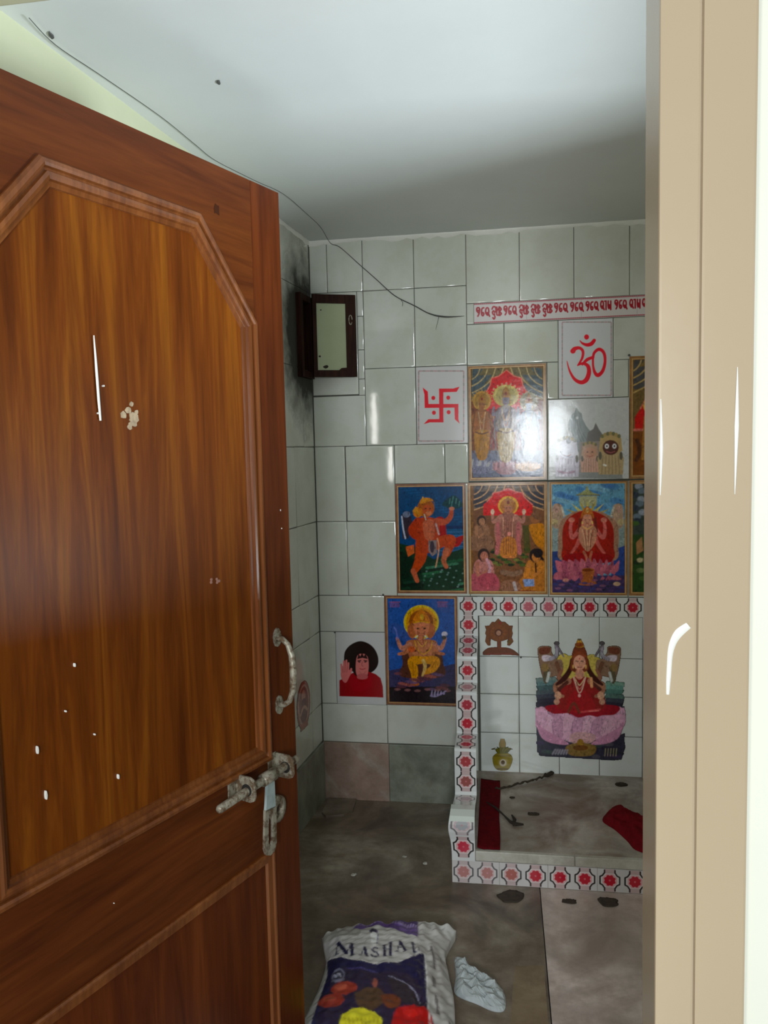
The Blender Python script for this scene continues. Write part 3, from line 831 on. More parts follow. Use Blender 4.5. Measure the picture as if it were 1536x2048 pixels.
# --- orange monkey-faced figure kneeling, hill in one hand
tf = view(HW, 780, 960, 4.8)
r = (.1135, .396, .8765, 1.3205)
c = Canvas(*r, PC, (4, 60, 92), (126, 130, 120), tf)
c.poly([(60, 40), (730, 40), (740, 460), (70, 460)], (4, 62, 92))
for i in range(16): c.line([(100+40*i % 600, 80+23*i), (210+40*i % 600, 74+23*i)], 14, (26, 84, 116), .5)
c.line([(520, 452), (760, 452)], 30, (4, 40, 72)); c.poly([(440, 470), (740, 470), (740, 720), (440, 720)], (26, 76, 104))
for i in range(6): c.line([(480, 500+35*i), (720, 495+35*i)], 8, (70, 112, 140), .6)
c.poly([(60, 600), (240, 640), (420, 760), (560, 700), (750, 640), (750, 1090), (90, 1090)], (18, 48, 26))
for i in range(70):
    x, y = 120+600*((i*.618) % 1), 760+310*((i*.377) % 1)
    c.ell(x, y, 26, 13, ((30, 78, 44), (44, 96, 58), (14, 34, 20), (60, 110, 76))[i % 4], .8)
for i in range(26): c.ell(300+420*((i*.618) % 1), 830+200*((i*.29) % 1), 10, 8, (112, 140, 122), .7)
c.poly([(60, 700), (230, 760), (310, 900), (300, 1090), (90, 1090)], (10, 28, 16), .8, True)
# hill
c.poly([(500, 240), (540, 190), (600, 150), (640, 160), (680, 210), (705, 245), (610, 280)], (16, 56, 56), 1, True)
for x, y in ((570, 200), (600, 180), (630, 200), (660, 225), (590, 225)): c.line([(x, y+25), (x+6, y-20)], 10, (70, 116, 100))
# cloak, tail and club
c.poly([(430, 380), (520, 370), (560, 560), (700, 530), (690, 590), (640, 640), (520, 620), (440, 560)], (150, 28, 26), 1, True)
c.poly([(110, 330), (190, 300), (220, 420), (180, 560), (120, 560)], (48, 40, 44)); c.line([(115, 350), (130, 470), (150, 560)], 14, (176, 180, 180)); c.ell(160, 330, 36, 30, (120, 130, 140), .7)
# legs
c.line([(310, 620), (290, 760), (230, 880)], [130, 105, 52], (168, 66, 34)); c.line([(225, 870), (262, 965)], [50, 40], (176, 90, 58))
c.line([(420, 620), (585, 570), (540, 700)], [120, 90, 76], (176, 70, 36)); c.line([(545, 680), (515, 770), (540, 830)], [66, 44, 40], (176, 96, 62))
c.poly([(150, 640), (230, 620), (235, 700), (175, 735)], (196, 92, 50))
# torso, arms
c.poly([(250, 380), (400, 360), (470, 420), (460, 600), (400, 690), (280, 680), (240, 520)], (164, 62, 34), 1, True)
c.poly([(320, 400), (420, 390), (420, 560), (340, 560)], (176, 92, 60), 1, True)
c.line([(270, 400), (215, 480), (250, 540), (300, 500)], [80, 78, 60, 40], (156, 54, 30))
c.line([(450, 400), (530, 400), (580, 350), (590, 285)], [72, 58, 46, 36], (176, 80, 50)); c.ell(592, 275, 26, 18, (186, 116, 84))
c.poly([(370, 580), (450, 575), (450, 700), (405, 730), (370, 680)], (130, 112, 100)); c.ell(405, 640, 22, 56, (58, 46, 50))
c.line([(455, 560), (470, 660), (440, 830)], 12, (188, 140, 100)); c.line([(440, 420), (470, 520)], 16, (190, 160, 140))
# head
c.ell(345, 270, 82, 86, (156, 84, 34)); c.poly([(290, 230), (310, 175), (400, 180), (430, 240), (400, 200)], (184, 120, 46), 1, True)
c.ell(268, 310, 46, 50, (186, 110, 42)); c.poly([(215, 300), (250, 250), (290, 340)], (196, 130, 52)); c.ell(360, 290, 50, 52, (170, 78, 40)); c.ell(372, 318, 30, 22, (190, 112, 70))
for x in (345, 385): c.ell(x, 275, 8, 6, (40, 22, 14))
c.line([(330, 330), (345, 380)], 10, (208, 186, 150)); c.line([(320, 200), (316, 165)], 12, (196, 140, 60))
c.img *= np.array((.74, .80, .85)); c.orn(1300, 8).mottle(.06, 2, 8)
poster('devotional_poster', r, c, 'poster of an orange monkey-faced figure kneeling on green under a blue sky', mat=M['border_red'], bw=.0125)

# --- standing figure under red arch, devotees round him
r = (.4025, .7135, .8755, 1.3215)
c = Canvas(*r, PC, (108, 74, 36), (128, 130, 120), tf)
c.poly([(800, 50), (1480, 40), (1480, 1100), (800, 1100)], (100, 66, 40))
curtains(c, 805, 55, 670, 760, ((38, 40, 46), (90, 78, 62), (172, 134, 92)))
arch(c, 1132, 80, 470, 260, (176, 14, 22), (190, 110, 92))
c.ell(1135, 245, 98, 90, (196, 148, 62)); c.ell(1135, 250, 78, 74, (150, 96, 48))
for i in range(40): c.ell(970+350*((i*.618) % 1), 660+170*((i*.43) % 1), 32, 14, ((44, 60, 26), (66, 80, 34), (28, 36, 20), (90, 92, 44))[i % 4])
c.poly([(1270, 440), (1330, 430), (1350, 700), (1290, 700)], (56, 62, 24), .8)
def seated(P, skin, hair, dress, low):
    (x, y, k) = P
    c.poly([(x-70*k, y+40*k), (x+70*k, y+40*k), (x+90*k, y+190*k), (x-90*k, y+190*k)], dress, 1, True)
    c.poly([(x-110*k, y+170*k), (x+110*k, y+170*k), (x+135*k, y+330*k), (x-135*k, y+330*k)], low, 1, True)
    c.line([(x-60*k, y+70*k), (x-50*k, y+180*k), (x+30*k, y+140*k)], [40*k, 34*k, 26*k], skin)
    c.ell(x, y-12*k, 56*k, 64*k, hair); c.ell(x+6*k, y+2*k, 38*k, 48*k, skin)
seated((880, 400, .8), (140, 100, 70), (46, 32, 24), (122, 88, 62), (116, 84, 60))
c.poly([(1340, 430), (1475, 430), (1475, 640), (1400, 620), (1350, 520)], (162, 104, 36), 1, True); c.ell(1390, 370, 46, 52, (128, 82, 48)); c.poly([(1350, 340), (1400, 300), (1450, 350), (1440, 390)], (104, 72, 46), 1, True)
c.poly([(1430, 640), (1480, 640), (1480, 760), (1440, 740)], (150, 96, 40))
# central figure: body, four arms, robe
c.poly([(1070, 330), (1200, 330), (1235, 520), (1215, 720), (1060, 720), (1030, 520)], (128, 84, 66), 1, True)
for sx in (-1, 1):
    c.line([(1135+sx*70, 350), (1135+sx*115, 480), (1135+sx*90, 640)], [46, 40, 30], (146, 98, 80)); c.line([(1135+sx*75, 350), (1135+sx*140, 400), (1135+sx*150, 320)], [40, 34, 24], (150, 104, 84))
    c.line([(1135+sx*100, 420), (1135+sx*95, 560), (1135+sx*110, 700)], 40, (150, 86, 78)); c.line([(1135+sx*50, 360), (1135+sx*40, 560)], 12, (176, 132, 104))
    c.ell(1135+sx*150, 305, 18, 26, (186, 160, 130))
c.poly([(1085, 560), (1195, 560), (1215, 720), (1150, 745), (1060, 720)], (164, 104, 48), 1, True)
for i in range(5): c.line([(1095+22*i, 400), (1092+22*i, 700)], 6, (104, 62, 44))
c.ell(1145, 515, 18, 20, (186, 120, 100)); c.ell(1110, 735, 34, 14, (176, 110, 60)); c.ell(1180, 735, 34, 14, (176, 110, 60))
c.ell(1135, 275, 40, 52, (150, 100, 72)); c.poly([(1090, 245), (1105, 190), (1135, 165), (1165, 190), (1180, 245)], (150, 104, 56)); c.ell(1135, 215, 14, 18, (110, 50, 40))
for sx in (-1, 1): c.ell(1135+sx*16, 268, 6, 4, (36, 22, 18))
c.line([(1120, 305), (1150, 305)], 5, (110, 44, 40))
# devotees in front
seated((900, 730, 1.0), (150, 96, 74), (40, 28, 22), (160, 106, 92), (150, 74, 76)); c.line([(930, 760), (960, 830), (950, 900)], 26, (170, 130, 130)); c.ell(940, 960, 100, 70, (146, 66, 70))
seated((1395, 735, 1.05), (160, 104, 54), (26, 20, 18), (158, 102, 46), (150, 96, 44))
c.ell(1420, 700, 48, 46, (24, 18, 18)); c.line([(1440, 720), (1465, 760)], 22, (24, 18, 18))
c.poly([(1275, 950), (1380, 945), (1385, 1015), (1290, 1020)], (112, 132, 160)); c.line([(1330, 860), (1300, 910), (1360, 930)], 44, (172, 110, 50)); c.line([(1395, 800), (1400, 880)], 16, (50, 28, 18))
c.poly([(1060, 1000), (1110, 960), (1200, 965), (1260, 1010), (1240, 1060), (1080, 1060)], (120, 84, 60), 1, True); c.line([(1190, 985), (1210, 1060)], 30, (150, 140, 130)); c.line([(1080, 880), (1180, 900), (1250, 880)], 50, (110, 84, 62))
c.line([(830, 1075), (1050, 1085), (1300, 1070), (1470, 1085)], 26, (110, 26, 22))
c.orn(1700, 9).mottle(.07, 2, 9)
poster('devotional_poster', r, c, 'poster of a gold-haloed standing figure ringed by seated worshippers under a red arch', bw=.012)

# --- red-robed figure on a pink lotus, golden rays
tf = view(HW, 1080, 950, 6.4)
r = (.7215, 1.0165, .8735, 1.3195)
c = Canvas(*r, PC, (150, 112, 66), (130, 134, 124), tf)
c.poly([(140, 100), (1085, 95), (1085, 1520), (150, 1520)], (92, 138, 152))
for i in range(40): c.ell(150+930*((i*.618) % 1), 120+300*((i*.37) % 1), 70, 40, ((88, 132, 152), (68, 112, 148), (112, 152, 160), (60, 98, 138))[i % 4], .6)
c.poly([(140, 560), (1085, 560), (1085, 1100), (140, 1100)], (118, 134, 124)); c.poly([(140, 980), (330, 960), (330, 1520), (140, 1520)], (40, 56, 96)); c.poly([(920, 960), (1085, 900), (1085, 1520), (900, 1520)], (40, 60, 110))
c.poly([(140, 1280), (1085, 1280), (1085, 1520), (140, 1520)], (54, 44, 72))
c.poly([(460, 255), (520, 230), (580, 190), (600, 130), (625, 190), (680, 230), (770, 255)], (134, 140, 92)); c.line([(470, 258), (760, 258)], 14, (104, 104, 72), smooth=False); c.poly([(500, 270), (730, 270), (720, 400), (510, 400)], (146, 148, 110))
for i in range(9):
    a = math.pi*(1+(i+.5)/9); x, y = 610+330*math.cos(a), 560+260*math.sin(a)
    c.poly([(610+60*math.cos(a-.5), 560+60*math.sin(a-.5)), (x, y), (610+60*math.cos(a+.5), 560+60*math.sin(a+.5))], ((172, 166, 92), (150, 138, 70))[i % 2])
for sx in (-1, 1):
    c.poly([(610+sx*330, 390), (610+sx*440, 390), (610+sx*450, 640), (610+sx*360, 680), (610+sx*310, 560)], (150, 130, 104), 1, True)
    c.ell(610+sx*400, 440, 40, 46, (158, 132, 112)); c.line([(610+sx*330, 420), (610+sx*300, 520)], 26, (168, 164, 140)); c.ell(610+sx*420, 600, 44, 40, (158, 146, 104))
c.poly([(250, 640), (330, 530), (480, 460), (740, 460), (890, 530), (990, 640), (1000, 900), (930, 1100), (300, 1100), (235, 900)], (140, 108, 82), 1, True)
c.poly([(300, 660), (400, 520), (600, 450), (820, 520), (930, 660), (940, 900), (900, 1090), (330, 1090), (290, 900)], (134, 34, 24), 1, True)
for sx in (-1, 1):
    c.line([(610+sx*70, 640), (610+sx*190, 800), (610+sx*220, 690), (610+sx*205, 590)], [54, 50, 44, 34], (170, 92, 80)); c.ell(610+sx*205, 575, 40, 32, (176, 110, 90))
    c.line([(610+sx*80, 720), (610+sx*130, 880), (610+sx*210, 1000)], [50, 46, 34], (166, 84, 72)); c.line([(610+sx*90, 560), (610+sx*110, 720)], 40, (96, 36, 26))
    c.poly([(610+sx*30, 1000), (610+sx*280, 1020), (610+sx*300, 1110), (610+sx*60, 1120)], (126, 22, 24), 1, True)
c.poly([(520, 660), (700, 660), (720, 820), (640, 960), (580, 960), (500, 820)], (162, 116, 88), 1, True)
for i in range(6): c.line([(540+28*i, 700), (570+16*i, 830), (585+10*i, 960)], 9, ((186, 160, 120), (124, 60, 46))[i % 2])
c.line([(560, 980), (600, 1080), (560, 1180)], 30, (156, 98, 72)); c.line([(660, 980), (640, 1080), (680, 1180)], 30, (150, 92, 66))
c.ell(605, 575, 62, 84, (172, 122, 92)); c.poly([(520, 560), (540, 470), (605, 400), (670, 470), (690, 560), (640, 510), (570, 510)], (156, 92, 44), 1, True); c.ell(605, 450, 20, 32, (176, 140, 80))
for sx in (-1, 1): c.ell(605+sx*26, 572, 9, 6, (44, 24, 18)); c.ell(605+sx*64, 610, 10, 22, (190, 160, 90))
c.line([(588, 620), (622, 620)], 8, (140, 40, 36)); c.line([(540, 650), (605, 690), (670, 650)], 14, (190, 150, 90))
for i, t in enumerate(np.linspace(-1, 1, 11)): c.poly([(610+t*330-50, 1230), (610+t*360-20+30*t, 1120), (610+t*400, 1060+30*abs(t)), (610+t*350+50, 1130), (610+t*330+50, 1230)], ((162, 92, 98), (140, 74, 84))[i % 2], 1, True)
for i, t in enumerate(np.linspace(-1, 1, 9)): c.poly([(610+t*340-60, 1240), (610+t*360+70*t, 1300+30*abs(t)), (610+t*300, 1370-40*abs(t)), (610+t*300+60, 1240)], ((150, 84, 90), (128, 66, 78))[i % 2], 1, True)
c.poly([(540, 1200), (690, 1200), (680, 1320), (720, 1400), (500, 1400), (550, 1320)], (136, 80, 42), 1, True); c.ell(610, 1215, 72, 18, (96, 46, 20))
for i in range(34): c.ell(170+890*((i*.618) % 1), 1340+160*((i*.41) % 1), 40, 16, ((66, 50, 84), (44, 50, 92), (110, 74, 90), (40, 40, 56))[i % 4], .8)
c.ell(980, 1390, 46, 26, (170, 146, 112)); c.ell(330, 1340, 40, 22, (168, 118, 100))
c.orn(1600, 10).mottle(.06, 2, 10)
poster('devotional_poster', r, c, 'poster of a red-clad figure with golden rays on a pink lotus, pale blue sky', bw=.0095)

# --- elephant-headed figure, blue ground, yellow halo
tf = view(HW, 760, 1180, 8.535)
r = (.0595, .3555, .412, .8665)
c = Canvas(*r, PC, (62, 40, 34), (102, 106, 98), tf)
c.poly([(110, 130), (1290, 130), (1290, 1900), (150, 1940)], (30, 62, 110))
for i in range(40): c.ell(150+1130*((i*.618) % 1), 180+1100*((i*.37) % 1), 110, 90, ((24, 62, 112), (36, 66, 116), (20, 50, 92), (40, 60, 100))[i % 4], .5)
c.poly([(110, 1380), (500, 1300), (1000, 1320), (1290, 1250), (1290, 1940), (150, 1940)], (38, 30, 44), .85); c.poly([(150, 1650), (1290, 1640), (1290, 1940), (150, 1940)], (18, 12, 14))
for x in (180, 990): 
    for i in range(6): c.line([(x+28*i, 210), (x+6+28*i, 290)], 13, (104, 62, 84), .9)
    c.line([(x-10, 205), (x+170, 205)], 12, (104, 62, 84))
c.ell(705, 545, 300, 290, (196, 140, 28)); c.ell(705, 545, 260, 250, (172, 112, 22)); c.ell(705, 540, 205, 200, (108, 58, 16))
c.poly([(430, 1050), (980, 1050), (1080, 1250), (1060, 1480), (380, 1480), (390, 1250)], (60, 34, 22), 1, True)          # throne
# ears, head, crown
for sx in (-1, 1): c.poly([(705+sx*90, 560), (705+sx*215, 600), (705+sx*230, 740), (705+sx*150, 830), (705+sx*90, 740)], (128, 74, 42), 1, True)
c.poly([(480, 860), (940, 860), (940, 1080), (860, 1190), (560, 1190), (480, 1060)], (126, 78, 48), 1, True)
c.ell(725, 1020, 190, 150, (138, 90, 58))
for sx in (-1, 1):
    c.line([(705+sx*200, 930), (705+sx*330, 990), (705+sx*410, 820)], [90, 80, 46], (140, 96, 74)); c.line([(705+sx*200, 980), (705+sx*270, 1060), (705+sx*380, 1090)], [84, 70, 46], (134, 84, 54))
    c.ell(705+sx*105, 1035, 26, 20, (74, 40, 24))
c.line([(300, 830), (280, 700), (250, 640)], 22, (70, 84, 130)); c.ell(1100, 750, 50, 44, (150, 150, 150)); c.ell(1090, 810, 38, 34, (40, 44, 40)); c.ell(540, 1010, 60, 50, (150, 74, 40))
c.poly([(590, 560), (820, 560), (830, 680), (770, 780), (640, 780), (580, 680)], (146, 92, 62), 1, True)
c.line([(705, 640), (700, 780), (690, 880), (740, 940)], [120, 104, 80, 44], (148, 92, 62))
for sx in (-1, 1): c.line([(705+sx*62, 700), (702+sx*48, 790), (692+sx*40, 870), (738+sx*22, 930)], 11, (84, 44, 28))
for i in range(5): c.line([(660, 740+38*i), (745, 740+38*i)], 7, (116, 66, 42))
c.poly([(560, 560), (600, 430), (705, 330), (810, 430), (850, 560), (705, 520)], (150, 92, 28), 1, True); c.ell(715, 460, 34, 50, (176, 126, 50)); c.line([(580, 560), (705, 535), (830, 560)], 22, (176, 120, 40))
for sx in (-1, 1): c.ell(705+sx*58, 655, 22, 15, (34, 18, 12)); c.line([(705+sx*62, 780), (705+sx*96, 810)], 20, (190, 170, 140))
c.line([(590, 860), (640, 1000), (740, 1090), (860, 1000), (890, 870)], 16, (176, 120, 50)); c.line([(640, 870), (720, 960), (800, 870)], 12, (180, 130, 60))
# legs
c.line([(700, 1190), (560, 1220), (590, 1400), (590, 1540)], [130, 170, 130, 80], (168, 110, 36)); c.line([(760, 1190), (940, 1210), (900, 1340), (760, 1400)], [120, 165, 120, 76], (164, 108, 38))
c.line([(740, 1200), (770, 1300), (720, 1480)], [60, 60, 30], (172, 134, 78)); c.ell(600, 1600, 74, 34, (120, 66, 30)); c.line([(560, 1260), (570, 1450)], 14, (120, 70, 20)); c.line([(930, 1230), (880, 1330)], 14, (120, 70, 20))
for i in range(30): c.ell(310+840*((i*.618) % 1), 1420+270*((i*.37) % 1), 64, 24, ((84, 48, 46), (62, 34, 38), (110, 62, 52), (72, 56, 74))[i % 4], .8)
for i in range(6): c.ell(300+170*i, 1690+12*(i % 3), 56, 22, (96, 66, 62), .8)
for i in range(5): c.line([(880+52*i, 1800-10*i), (890+52*i, 1700+5*i)], [40, 10], (110, 104, 122))
c.line([(860, 1800), (960, 1810), (1120, 1720)], 20, (112, 106, 124))
c.img *= .80; c.orn(1500, 12).mottle(.07, 2, 12)
poster('devotional_poster', r, c, 'poster of a seated elephant-headed figure with a yellow halo on dark blue', mat=M['border_red'], bw=.012, line=.0022)

# --- portrait tile: person with a round cloud of dark hair in a red robe
tf = view(HW, 660, 1260, 5.689)
r = (-.149, .056, .409, .712)
c = Canvas(*r, .0014, (110, 114, 106), (110, 114, 106), tf, gain=.62, sat=1)
c.poly([(110, 750), (108, 570), (170, 540), (250, 490), (300, 470), (440, 470), (520, 500), (575, 545), (600, 640), (606, 765), (400, 758)], (84, 0, 5))
c.poly([(250, 500), (360, 600), (440, 480), (470, 640), (300, 700), (230, 620)], (92, 2, 8), .7, True)
c.poly([(160, 345), (170, 250), (220, 180), (300, 135), (370, 128), (450, 160), (510, 220), (545, 300), (548, 380), (520, 440), (470, 480), (430, 470), (430, 520), (300, 520), (260, 470), (215, 470), (165, 400)], (14, 7, 5), 1, True)
c.poly([(300, 330), (330, 275), (400, 275), (435, 330), (438, 450), (410, 540), (330, 540), (295, 470)], (116, 64, 56), 1, True)
c.poly([(310, 330), (325, 265), (345, 300), (365, 255), (385, 300), (405, 265), (430, 330), (370, 315)], (20, 10, 8))
c.line([(318, 350), (350, 346)], 13, (40, 20, 18)); c.line([(388, 346), (420, 350)], 13, (40, 20, 18))
for x in (334, 402): c.ell(x, 362, 14, 7, (30, 16, 16))
c.line([(368, 360), (362, 402), (378, 408)], 8, (92, 44, 40)); c.line([(340, 438), (370, 446), (402, 436)], 9, (92, 26, 28)); c.line([(335, 470), (370, 500), (410, 470)], 10, (96, 48, 44), .6)
c.poly([(325, 500), (415, 500), (425, 545), (370, 560), (310, 545)], (104, 50, 46), 1, True)
c.poly([(130, 470), (205, 460), (250, 440), (225, 520), (190, 590), (160, 590), (130, 540)], (120, 62, 56), 1, True)         # raised hand
for p in ([(140, 500), (130, 390)], [(160, 480), (160, 355)], [(182, 480), (188, 345)], [(203, 480), (212, 375)], [(205, 530), (235, 480), (243, 440)]): c.line(p, [26, 20], (122, 64, 58))
for p in ([(151, 480), (147, 410)], [(171, 480), (174, 400)], [(193, 480), (199, 410)]): c.line(p, 5, (70, 32, 30))
o = panel('portrait_tile', c, .0012, M['tileprint'])
props(o, 'white tile printed with a fuzzy-haired person in red raising one hand', 'picture tile', 'printed picture tiles')

# --- the two red symbol tiles
def dotted(c, x0, y0, x1, y1, w, col, step):
    for (a, b) in (((x0, y0), (x1, y0)), ((x1, y0), (x1, y1)), ((x1, y1), (x0, y1)), ((x0, y1), (x0, y0))):
        a, b = np.array(a, float), np.array(b, float); n = int(np.hypot(*(b-a))/step)
        for i in range(n):
            c.line([a+(b-a)*(i+.12)/n, a+(b-a)*(i+.78)/n], w, col if i % 2 else (132, 100, 96), .85, smooth=False)
        c.line([a, b], w*.4, (126, 112, 104), .8, smooth=False)
tf = view(HW, 560, 420, 4.042)
c = Canvas(.207, .4065, 1.4795, 1.782, .0011, (142, 142, 132), (136, 138, 128), tf, gain=.64, sat=1)
dotted(c, 1122, 1302, 1484, 1866, 11, (96, 88, 80), 30)
RED = (176, 6, 20)
for p in ([(1286, 1443), (1400, 1443), (1452, 1428), (1428, 1470), (1321, 1474), (1321, 1715), (1288, 1715)], [(1170, 1567), (1442, 1567), (1442, 1690), (1452, 1727), (1412, 1690), (1410, 1597), (1170, 1600)],
          [(1322, 1716), (1322, 1688), (1200, 1690), (1162, 1730), (1212, 1716)], [(1170, 1600), (1168, 1490), (1154, 1434), (1196, 1468), (1202, 1575)]): c.poly(p, RED)
for x, y in ((1240, 1519), (1360, 1517), (1245, 1638), (1363, 1634)): c.ell(x, y, 16, 17, RED)
props(panel('symbol_tile', c, .0012, M['tileprint']), 'white tile with a red right-angled auspicious cross and four dots', 'picture tile', 'red symbol tiles')
tf = view(HW, 920, 560, 3.84)
c = Canvas(.7605, .9605, 1.642, 1.938, .0011, (148, 152, 144), (140, 144, 134), tf, gain=.64, sat=1)
dotted(c, 786, 324, 1160, 884, 9, (100, 92, 86), 26)
RED = (182, 8, 26)
c.line([(868, 545), (882, 528), (918, 522), (944, 548), (938, 600), (905, 655)], [41, 32, 24, 22, 20, 12], RED)
c.line([(908, 652), (945, 640), (982, 660), (990, 710), (970, 765), (930, 785), (880, 760), (842, 695), (822, 622)], [12, 22, 29, 34, 37, 32, 24, 15, 5], RED)
c.line([(940, 648), (975, 612), (1022, 592)], [17, 27, 22], RED)
c.line([(1020, 610), (1030, 560), (1068, 532), (1104, 560), (1113, 625), (1096, 695), (1060, 730), (1034, 708), (1022, 660), (1020, 610)], [17, 22, 27, 24, 22, 27, 32, 24, 17, 17], RED)
c.line([(920, 464), (940, 486), (975, 498), (1008, 490), (1030, 464)], [5, 17, 27, 32, 27], RED); c.ell(972, 438, 19, 20, RED)
props(panel('symbol_tile', c, .0012, M['tileprint']), 'white tile with a red curling syllable under a crescent and dot', 'picture tile', 'red symbol tiles')

# --- strip of red lettering
tf = view(HW, 930, 580, 4.151)
c = Canvas(.438, 1.449, 1.942, 2.019, .0010, (150, 148, 140), (140, 144, 136), tf, gain=.64, sat=1)
for yy in (0.0715, .0015):
    c2 = c.tf; c.tf = ident
    c.poly([(.438, 1.942+yy), (1.449, 1.942+yy), (1.449, 1.942+yy+.0045), (.438, 1.942+yy+.0045)], (132, 74, 76))
    for i in range(130): c.ell(.44+.0078*i, 1.942+yy+.0022, .0026, .0016, (108, 52, 56))
    for sx in (.640, .845, 1.05, 1.25): c.line([(sx, 1.942), (sx, 2.019)], .0012, (112, 108, 102), smooth=False)
    c.tf = c2
GL = {
 'ha': [[(.08, .60), (.10, .92), (.42, 1.0), (.66, .85), (.62, .56), (.38, .42), (.22, .58), (.40, .70)], [(.62, .56), (.52, .25), (.30, .0)]],
 'e': [[(.62, .98), (.30, .92), (.16, .60), (.20, .20), (.45, .06), (.64, .28), (.42, .44), (.26, .30)]],
 'ra': [[(.36, .42), (.20, .30), (.10, .60), (.30, .96), (.66, .92), (.76, .50), (.56, .14), (.34, .22), (.44, .42)], [(.66, .36), (.92, .0)]],
 'aa': [[(.5, 1.0), (.5, .0)], [(.2, .98), (.5, 1.0)]],
 'ma': [[(.14, 1.0), (.12, .45), (.30, .12), (.52, .34), (.36, .58), (.16, .44)], [(.44, .40), (.74, .40)], [(.74, 1.0), (.74, .0)]],
 'kr': [[(.06, .74), (.28, 1.0), (.70, .96), (.80, .56), (.56, .36), (.34, .54), (.14, .36), (.30, .12), (.56, .16)], [(.44, .10), (.62, -.20), (.44, -.42), (.22, -.28)]],
 'sn': [[(.08, .96), (.08, .10), (.50, .06)], [(.52, 1.0), (.52, .0)], [(.08, .52), (.50, .86)], [(.62, .98), (.90, .72), (.64, .46), (.92, .22), (.66, .0)]]}
def word(x0, x1, glyphs):
    n = len(glyphs); gw = (x1-x0)/n
    for i, g in enumerate(glyphs):
        for st in GL[g]:
            yb = lambda x: 214-(x-95)*.0535
            pts = [(x0+gw*(i+.02+u*1.12), yb(x0)+3-70*v) for u, v in st]
            c.line(pts, 13.5, (118, 16, 26))
HARE, KRS, RAM = ['ha', 'e', 'ra'], ['kr', 'sn'], ['ra', 'aa', 'ma']
for a, b, w in ((95, 203, HARE), (222, 300, KRS), (322, 428, HARE), (450, 524, KRS), (548, 620, KRS), (643, 720, KRS), (742, 850, HARE), (875, 980, HARE), (1003, 1105, HARE),
                (1122, 1214, RAM), (1242, 1342, HARE), (1364, 1456, RAM), (1470, 1562, RAM), (1585, 1677, RAM), (1700, 1800, HARE), (1825, 1925, HARE)): word(a, b, w)
props(panel('lettered_border_tile', c, .0012, M['tileprint']), 'long white tile strip of red prayer lettering between thin red lines', 'tile border')
# ------------------------------------------------------------------ the shrine
def motif(c, cx, cz, s=1.0, red=(136, 20, 32), faded=0.0):
    f = lambda col: tuple(int(v*(1-faded)+150*faded) for v in col)
    P = lambda pts: [(cx+x*s, cz+z*s) for x, z in pts]
    c.poly(P([(-.016, -.0375), (.016, -.0375), (.016, .0375), (-.016, .0375)]), f((138, 112, 106)), .75)
    c.poly(P([(.029, -.010), (.029, .010), (.015, .023), (-.015, .023), (-.029, .010), (-.029, -.010), (-.015, -.023), (.015, -.023)]), (160, 158, 148))
    c.poly(P([(.023, -.009), (.023, .009), (.011, .021), (-.011, .021), (-.023, .009), (-.023, -.009), (-.011, -.021), (.011, -.021)]), f((160, 118, 116)))
    c.ell(cx, cz, .0192*s, .0192*s, (162, 156, 148))
    for sx in (-1, 1):
        c.line(P([(sx*.0165, .034), (sx*.0165, .026), (sx*.023, .016), (sx*.031, .012), (sx*.031, -.012), (sx*.023, -.016), (sx*.0165, -.026), (sx*.0165, -.034)]), .0052*s, f((26, 18, 17)), smooth=False)
    for i in range(8):
        a = math.pi*(i+.5)/4
        c.ell(cx+.0125*s*math.cos(a), cz+.0125*s*math.sin(a), .0068*s, .0068*s, f(red))
    c.ell(cx, cz, .012*s, .012*s, f(red))
    c.ell(cx, cz, .003*s, .003*s, f((150, 80, 80)))
WHITE = (158, 160, 152)
SX0, SX1 = .360, .4375                         # the stepped side wall
BX1 = 1.075
sh = props(empty('shrine', (.72, -.30, 0)), 'low tiled shrine platform with a stepped side wall and red flower tiles', 'shrine')
slabz = lambda y: .147+.059*y
fyz = Fr((SX1, 0, 0), (0, 1, 0), (0, 0, 1), (1, 0, 0))
bm = bmesh.new()
prism(bm, fyz, [(-.004, 0), (-.574, 0), (-.574, .106), (-.566, slabz(-.566)), (-.004, .147)], 0, BX1-SX1)
obj('platform', bm, M['slab'], sh)
bm = bmesh.new()
box(bm, fb, SX1+.001, .762, .0795, .1135, .560, .5805, .003); box(bm, fb, .764, BX1-.001, .0795, .1135, .560, .5805, .003)
obj('lip', bm, M['lip'], sh)
c = Canvas(SX0, BX1+.0775, .001, .0785, .0011, (150, 148, 140), (150, 150, 142), gain=.66, sat=1)
for i in range(10):
    faded = .35 if i < 2 else .2 if i == 2 else 0
    motif(c, SX0+.0385+.0792*i, .0395, 1.0, (138, 20, 32) if i > 2 else (128, 60, 48), faded)
for i in range(1, 10, 2): c.line([(SX0+.0785+.0792*i, 0), (SX0+.0785+.0792*i, .08)], .0016, (104, 100, 92), smooth=False)
panel('front_border', c, .5805, M['tileprint'], sh, thick=.007)
bm = bmesh.new()
backing(bm, fb, SX0, BX1+.0775, .11, R4+.001, .0004, .0026)
for x0, x1 in ((.442, .598), (.598, .755), (.755, .911), (.911, BX1)):
    for z0, z1 in ((.130, .308), (.308, .468), (.468, .622), (.622, .787)):
        tile(bm, fb, x0, x1, z0, z1, random.uniform(-.002, .002), random.uniform(-.002, .002), .0048)
o = tiled('back_tiles', bm, M['whitetile'], M['grout']); put(o, sh)
c = Canvas(.4375, BX1, .788, .8645, .0011, WHITE, (150, 150, 142), gain=.66, sat=1)
for i in range(8): motif(c, .442+.039+.0785*i+(.006 if i > 5 else 0), .826, 1.0, (136, 22, 34) if i not in (2, 3) else (138, 62, 68), .12 if i in (2, 3) else 0)
for i in range(1, 4): c.line([(.442+.1565*i, .78), (.442+.1565*i, .87)], .0016, (112, 112, 104), smooth=False)
